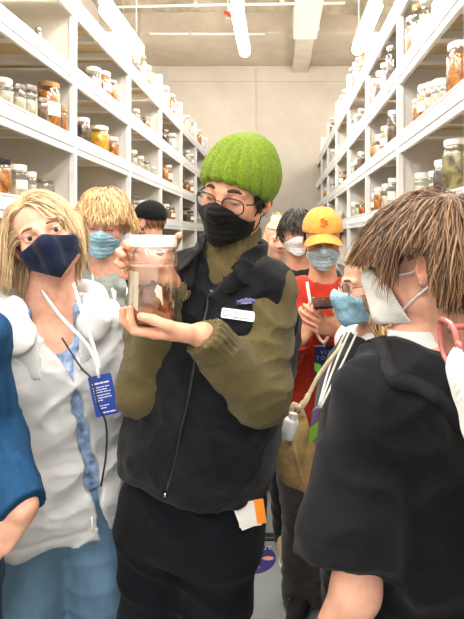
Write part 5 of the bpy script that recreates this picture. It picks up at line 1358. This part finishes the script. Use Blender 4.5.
def build_glasseswoman():
    J = std_joints(.25, 1.52, 1.60, -78)
    J['neck'] = at(377, 333, 1.53); J['pelvis'] = at(347, 505, 1.53); M0 = rot(-78); J['shr'] = J['neck'] + M0 @ A(.165, -.005, -.055); J['shl'] = J['neck'] + M0 @ A(-.165, -.005, -.055)
    J['elr'] = at(372, 445, 1.36); J['wrr'] = at(362, 525, 1.36); J['ell_'] = at(372, 445, 1.70); J['wrl'] = at(362, 525, 1.66)
    J['hil'] = J['pelvis'] + M0 @ A(-.085, 0, -.01); J['hir'] = J['pelvis'] + M0 @ A(.085, 0, -.01)
    T = head_T(at(373, 283, 1.5), -84, 8, 0)
    p, hf = body('person', J, T, SK_w, None, 'open', h=.009, hf_h=.003, label='woman in profile with glasses, blue mask, honey hair and black waistcoat')
    add_eyes(p, T); add_brows(p, T, hf, hairm('brow_brown', '4a3422', '7a5a3c')); add_mask(p, T, hf, M_surg, 'boat', M_loop, .0028)
    add_glasses(p, T, plain('frame_bronze', '6a4a34', .3), M_lens, .024, .018, 2.6, -.004, .034, .0016)
    ho = solid('hair', hair_cap(T, hf, lambda L: np.where(L[:, 1] < -.005, .074 - L[:, 2], -.07 - L[:, 2]), .010), H_lb, p, .004, colf=lambda V: np.full((len(V), 3), .35))
    r = scalp(T, 1100, lambda x, y, z: ((z > .078) | ((y > -.02) & (z > .0)) | ((y > .02) & (z > -.05))) & ~((y < -.05) & (z < .09)), 18); W = toW(T, r); sg = np.sign(r[:, 0])
    D = T[1][:, 0] * sg[:, None] * .8 + T[1][:, 1] * .6
    q = locks(hf, W, D, rng.uniform(.26, .40, len(r)), 20, (.008, .022), .3, .75, .28, 2.4, .0055, 19, tint=(.1, 1.), endw=.3, pull=lambda P: ((toL(T, P)[:, 1] < -.05) * .9)[:, None] * T[1][:, 1]); mk('hair_locks', q[0], q[1], H_lb, ho, col=q[2])
    top(p, J, cloth('blouse_white', 'e2e2e2', .85, .03, sheen=.05), 'blouse', .014, .0, .555, (.062, .054, .042), .007, .007, 111)
    f = Field(); pos, M, s = torso_frame(J); f.u(torso(J, .034, .036, -.06, .53, n=2.4), .03); f.disp(folds(.007, (7, 7, 14), (0, 20, 0), 113)); f.sub(cap(J['neck'] + M @ A(0, .02, -.02), J['neck'] + M @ A(0, 0, .15), .085, .10), .01)
    for sd in 'lr': f.sub(cap(J['sh' + sd] + A(0, 0, .06), J['sh' + sd] + A(0, 0, -.06), .088, .07), .01)
    solid('waistcoat', f, cloth('knit_black', '141416', .95, .1, 40, .4), p, .007)
    trousers(p, J, cloth('trousers_black', '1a1818', .9), (.098, .08, .08), .08, .006, .009, 115)
    for sd in 'lr': shoe(p, J, sd, plain('shoe_brown', '5a4030', .5), M_soled, .92)
    cb = at(314.5, 424, 1.335); x = norm(A(.5, .8, .12)); y = norm(A(.22, 0, 1)); ho_ = cb + norm(y) * .05
    m, t, b_ = nt('badge_mixed'); tc = N(t, 'ShaderNodeTexCoord'); sx = N(t, 'ShaderNodeSeparateXYZ'); t.links.new(tc.outputs['Object'], sx.inputs[0]); rp = N(t, 'ShaderNodeValToRGB'); rp.color_ramp.interpolation = 'CONSTANT'
    mm = N(t, 'ShaderNodeMath', operation='MULTIPLY_ADD'); t.links.new(sx.outputs['Z'], mm.inputs[0]); mm.inputs[1].default_value = 9.; mm.inputs[2].default_value = .5; t.links.new(mm.outputs[0], rp.inputs[0])
    rp.color_ramp.elements[0].color = srgb('8ec63f'); rp.color_ramp.elements[1].position = .5; rp.color_ramp.elements[1].color = srgb('7d6a9a'); t.links.new(rp.outputs[0], b_.inputs['Base Color'])
    o, b = lanyard('lime and purple badge on white cords hanging beside the tan bag', [spline([at(345, 333, 1.47), at(330, 366, 1.44), ho_], 16), spline([at(350, 330, 1.45), at(336, 362, 1.42), ho_ + A(.002, -.003, 0)], 16), spline([at(357, 332, 1.44), at(342, 364, 1.41), ho_ + A(.006, -.004, -.002)], 16)], cb, x, y, .05, .105, m, strapw=.006)
    return p, J
def build_bag():
    c = at(292, 452, 1.40); o = empty('shoulder_bag', c, 'slouchy tan leather shoulder bag with a beaded strap hanging before the black waistcoat', 'bag')
    f = Field(); a0 = at(304, 412, 1.42)
    f.u(ecap(at(302, 418, 1.41), at(299, 448, 1.40), .016, .050, .62, (0, 1, 0)), .03).u(ecap(at(284, 452, 1.39), at(295, 470, 1.40), .040, .048, .66, (0, 1, 0)), .03).u(ecap(at(298, 470, 1.40), at(306, 482, 1.40), .036, .022, .8, (0, 1, 0)), .03)
    f.disp(folds(.006, (14, 14, 7), (0, 20, 0), 121)); f.disp(lambda P: -.004 * np.exp(-((((P - c) @ norm(A(1, 0, .25))) - .010) / .0035) ** 2))
    solid('bag_body', f, plain('leather_tan', 'a88a58', .55, var=.14, sc=30, bump=.3, bsc=120), o, .004)
    gold = plain('bead_cream', 'd9c7a0', .35, var=.1); mb = MB()
    for q in spline([at(291, 412, 1.38), at(294, 405, 1.38), at(300, 408, 1.385), at(305, 402, 1.39), at(308, 396, 1.40)], 13):
        bm = bmesh.new(); bmesh.ops.create_icosphere(bm, subdivisions=2, radius=.0085); mb.add([v.co + Vector(q) for v in bm.verts], [[v.index for v in fc.verts] for fc in bm.faces]); bm.free()
    mb.build('bead_strap', gold, o, smooth=True)
    V, F = strip(spline([at(304, 416, 1.395), at(301, 405, 1.39), at(307, 398, 1.40), at(321, 372, 1.43), at(343, 344, 1.45)], 20), .012, (0, -1, 0), .002); mk('bag_strap', V, F, plain('leather_pale', 'd6c9a6', .6, var=.1), o)
    ax = norm(at(285, 442, 1.37) - at(292, 414, 1.37)); cc = at(294, 411, 1.365); xx = norm(np.cross((0, 1, 0), ax)); Mx = Matrix(np.stack([xx, np.cross(ax, xx), ax], 1).tolist()).to_4x4(); Mx.translation = Vector(cc)
    o2 = empty('sanitizer_bottle', cc, 'little white bottle clipped to the tan shoulder bag', 'bottle')
    MB().lathe([(.016, .022), (.021, .030), (.0215, .070), (.018, .080), (.012, .083), (.002, .084)], n=20, M=Mx, cap1=False).build('bottle_body', plain('bottle_white', 'ececea', .35), o2, None, True)
    MB().lathe([(.009, .004), (.012, .006), (.012, .022), (.010, .024)], n=16, M=Mx).build('bottle_cap', plain('bottle_white', 'ececea', .35), o2, None, False)
    MB().tube([np.array(Mx @ Vector((.010 * math.sin(t), 0, -.004 + .010 * math.cos(t)))) for t in np.linspace(0, 6.28, 13)[:-1]], .0018, 6, True).build('loop', gold, o2, None, True)
def build_boy():
    Yb = .90; J = std_joints(.29, .93, 1.72, -128)
    J['neck'] = at(424, 342, .90); J['pelvis'] = at(440, 640, .93); J['shr'] = at(376, 402, .80); J['shl'] = A(.395, 1.01, 1.385)
    J['elr'] = at(356, 590, .765); J['wrr'] = at(300, 700, .86); J['ell_'] = A(.43, 1.10, 1.10); J['wrl'] = A(.36, 1.24, .92)
    M0 = rot(-128); J['hil'] = J['pelvis'] + M0 @ A(-.085, 0, -.01); J['hir'] = J['pelvis'] + M0 @ A(.085, 0, -.01)
    T = head_T(at(431, 262, .885), -125, 5, 0, .985)
    p, hf = body('person', J, T, SK_p, None, 'open', h=.008, label='boy with tousled brown hair, white mask and black shirt, back turned', neck_r=.050)
    add_eyes(p, T); add_brows(p, T, hf, H_br); add_mask(p, T, hf, M_wmask, 'boat', M_loop, .0022, loop_r=.0022)
    ho = solid('hair', hair_cap(T, hf, lambda L: np.where(L[:, 1] < .02, .035 - .4 * np.clip(L[:, 1] + .04, 0, .1) - L[:, 2], -.085 - L[:, 2]), .010), H_br, p, .0032, colf=lambda V: np.full((len(V), 3), .2))
    def line(x, y, z): return (z > .050) | ((y > -.035) & (z > .018)) | ((y > .03) & (z > -.072))
    r = scalp(T, 7500, line, 21); W = toW(T, r); G = grad(hf, W); cr = np.array([.018, .052, .112]); D = r - cr; D /= np.linalg.norm(D, axis=1, keepdims=True)
    D = D @ T[1].T + G * .25 + T[1][:, 1] * -.35 * (r[:, 1] < .03)[:, None]
    hz = r[:, :2] - cr[:2]; ye = hz[:, 1] / (np.linalg.norm(hz, axis=1) + 1e-6) * .085 - .012; ze = np.where(ye < -.052, .010, np.where(ye < -.020, -.034, np.where(ye < .030, .032, -.078)))
    L_ = np.where(r[:, 2] > .05, rng.uniform(.10, .16, len(r)), rng.uniform(.05, .09, len(r)))
    q = locks(hf, W, D, L_, 13, (.006, .024), .13, .80, .09, .9, .0019, 22, tint=(.0, .68), endw=.12, trim=lambda L: np.where(L[..., 1] < -.060, .012, np.where(L[..., 1] < -.022, -.040, np.where(L[..., 1] < .036, .030, -.082))), T=T); mk('hair_locks', q[0], q[1], H_br, ho, col=q[2])
    M_te = cloth('tee_black', '101216', .95, .12, 30, .35, 420, .06)
    f = Field(); pos, M, s = torso_frame(J); f.u(torso(J, .036, .036, -.06, .532, n=2.4, wide=1.0), .03)
    a, b = J['shr'], J['elr']; hemR = at(347, 562, .765); f.u(cap(J['neck'] * .45 + a * .55 - A(0, 0, .012), a, .060, .066), .05); f.u(ecap(a, hemR, .066, .086, .9, (0, 1, 0)), .022)
    a2, b2 = J['shl'], J['ell_']; f.u(cap(J['neck'] * .45 + a2 * .55 - A(0, 0, .012), a2, .060, .066), .05); f.u(cap(a2, a2 * .35 + b2 * .65, .070, .082), .05)
    f.disp(folds(.014, (5, 5, 9), (0, 30, 20), 131, .5)); f.disp(folds(.011, (8, 8, 19), (0, -40, 30), 133, .5))
    for q0, a_ in ((hemR - A(0, 0, .004), a), (a2 * .4 + b2 * .6, a2)):
        u = norm(norm(q0 - a_) + A(0, -.42, 0)); f.sub((lambda P, q0=q0, u=u: np.maximum(-((P - q0) @ u), np.linalg.norm(P - q0 - u * .10, axis=1) - .135), q0, .3), .003)
        f.disp(lambda P, q0=q0, u=u: .0022 * np.exp(-((((P - q0) @ u) + .022) / .0025) ** 2) * (np.linalg.norm(P - q0, axis=1) < .13))
    sm = norm(J['neck'] - J['shr']); f.disp(lambda P: .0022 * np.exp(-((((P - J['shr']) @ sm) + .006 - .10 * np.clip(-(P[:, 2] - J['shr'][2]), 0, .3)) / .003) ** 2) * (P[:, 0] < J['neck'][0] - .02))
    f.sub(cap(J['neck'] + M @ A(0, -.005, .0), J['neck'] + M @ A(0, -.03, .15), .064, .08), .006)
    tee = solid('shirt', f, M_te, p, .005)
    c = Field(); rg = loft(J['neck'] + M @ A(0, -.002, .018), M @ rot(0, 6), [-.03, .0, .010], [.068, .062, .060], [.068, .062, .060], None, None, 2., .004); c.u((lambda P: np.abs(rg[0](P)) - .0032, rg[1], rg[2]), .01); solid('collar', c, plain('collar_white', 'e9e9ea', .8), p, .003)
    mid_ = J['neck'] * .42 + J['shr'] * .58; ln = over(f, [mid_ + M @ A(0, -.10, -.01), mid_ + M @ A(0, -.04, .06)] + [ray(f, *v)[0] for v in ((392, 376), (418, 386), (448, 408), (462, 428))], .001, 36, 4); V, F = strip(ln, .026, grad(f, ln), .0018); mk('bag_strap', V, F, cloth('strap_black', '1c1d20', .8, .08, 60, .5, 300, .0), p)
    trousers(p, J, cloth('trousers_dark', '101014', .9), h=.011, seed=5)
    for sd in 'lr': shoe(p, J, sd, plain('shoe_black', '15151a', .5), M_soled)
    return p
def build_nearright():
    J = std_joints(.455, .43, 1.64, -80); J['neck'] = A(.315, .50, 1.40); T = head_T(at(451 + 100, 338, .5), -84, 2, 0)
    T = (A(.3125, .50, EYE - .104), T[1], 1.)
    p, hf = body('person', J, T, SK_p, None, 'open', h=.012, hf_h=.0028, label='person at the right edge in pink-framed glasses and white mask')
    add_eyes(p, T); add_brows(p, T, hf, H_bk); add_mask(p, T, hf, M_wmask, 'boat', M_loop, .0026)
    m, t, b = nt('frame_pink'); b.inputs['Base Color'].default_value = srgb('d77f78'); b.inputs['Roughness'].default_value = .15; b.inputs['Transmission Weight'].default_value = .35; _m['frame_pink'] = m
    add_glasses(p, T, m, thin_glass('lens_smoke', (.62, .58, .60, 1), .15), .027, .024, 3.2, -.008, .036, .0034, -.128)
    ho = solid('hair', hair_cap(T, hf, lambda L: np.where(L[:, 1] < .03, .05 - L[:, 2], -.07 - L[:, 2]), .009), H_bk, p, .005, colf=lambda V: np.full((len(V), 3), .3))
    r = scalp(T, 2600, lambda x, y, z: (z > .055) | ((y > -.01) & (z > .0)) | ((y > .03) & (z > -.06)), 33); W = toW(T, r); D = (r - np.array([.01, .05, .11])) @ T[1].T + T[1][:, 1] * .12
    q = locks(hf, W, D, rng.uniform(.06, .10, len(r)), 11, (.006, .016), .16, .8, .08, .9, .0028, 34, tint=(.1, .9), endw=.15, trim=lambda L: np.where(L[..., 1] < -.03, .06, np.where(L[..., 1] < .036, .025, -.085)), T=T); mk('hair_locks', q[0], q[1], H_bk, ho, col=q[2])
    top(p, J, cloth('jacket_black', '1b1b1e', .9), 'jacket', .02, -.05, .55, (.058, .05, .042), h=.009, seed=141); trousers(p, J, cloth('trousers_dark', '101014', .9), h=.012, seed=6)
    for sd in 'lr': shoe(p, J, sd, plain('shoe_black', '15151a', .5), M_soled)
    return p
def build_bluesweater():
    J = std_joints(-.83, .98, 1.74, 25); J['shr'] = at(-24, 340, 1.0); J['elr'] = at(-4, 436, 1.04); J['wrr'] = at(24, 507, .94)
    J['hir'] = A(-.68, .98, .93); J['knr'] = A(-.65, .95, .5)
    HR = hand_pts(J['wrr'], (-.62, -.10, -.66), (-.2, 1, .1), (-.5, 0, .8), [(12, 16, 10), (16, 18, 12), (18, 20, 12), (20, 22, 14)], [(.75, .5, .25), (.9, .2, .3), (.95, .1, .3)], 1.0, 3)
    T = head_T(J['neck'] + A(.01, -.03, .17), 30, 0, 0)
    p, hf = body('person', J, T, SK_p, dict(r=HR), 'open', h=.010, hf_h=.005, label='person at the left edge in a blue sweater, hand in jeans pocket')
    add_eyes(p, T); add_brows(p, T, hf, H_br); add_mask(p, T, hf, M_surg, 'pleated', M_loop, .004)
    solid('hair', hair_cap(T, hf, lambda L: np.where(L[:, 1] < .0, .06 - L[:, 2], -.05 - L[:, 2]), .014), H_br, p, .005, colf=lambda V: np.full((len(V), 3), .3))
    M_bl = plain('knit_blue', '20466a', .95, var=.10, sc=60, bump=.6, bsc=260, spec=.15, stretch=(1, 1, .25))
    o, f, M = top(p, J, M_bl, 'sweater', .026, -.02, .55, (.056, .050, .043), .005, .006, 151)
    J['hil'] = J['pelvis'] + M @ A(-.088, 0, 0)
    trousers(p, J, plain('denim_blue', '2c4058', .9, var=.2, sc=9, bump=.35, bsc=380), (.104, .08, .064), .10, .006, .007, 153)
    for sd in 'lr': shoe(p, J, sd, plain('shoe_brown', '5a4030', .5), M_soled)
    return p
build_woman(); build_blond(); build_blackcap(); build_farblonde(); build_darkhair(); build_orangecap(); build_glasseswoman(); build_bag(); build_boy(); build_nearright(); build_bluesweater()
w = bpy.data.worlds.new('world'); bpy.context.scene.world = w; w.use_nodes = True
w.node_tree.nodes['Background'].inputs[0].default_value = (1, .98, .95, 1); w.node_tree.nodes['Background'].inputs[1].default_value = .6
# ------------------------------------------------------------------ camera, light, colour management
cam = bpy.data.cameras.new('camera'); co = bpy.data.objects.new('camera', cam); C.objects.link(co)
co.location = (0, 0, EYE); co.rotation_euler = (R_(90), 0, 0)
cam.sensor_width = 36; cam.lens = FPX / 619 * 36; cam.shift_x = -(VX - 232) / 619; cam.shift_y = -(309.5 - VY) / 619
cam.clip_start = .05
bpy.context.scene.camera = co
sc = bpy.context.scene
sc.view_settings.view_transform = 'Standard'; sc.view_settings.look = 'None'; sc.view_settings.gamma = 1; sc.view_settings.exposure = EXPO
sc.view_settings.use_curve_mapping = False
sc.cycles.max_bounces = 10; sc.cycles.transparent_max_bounces = 24; sc.cycles.transmission_bounces = 10
sc.cycles.use_denoising = True
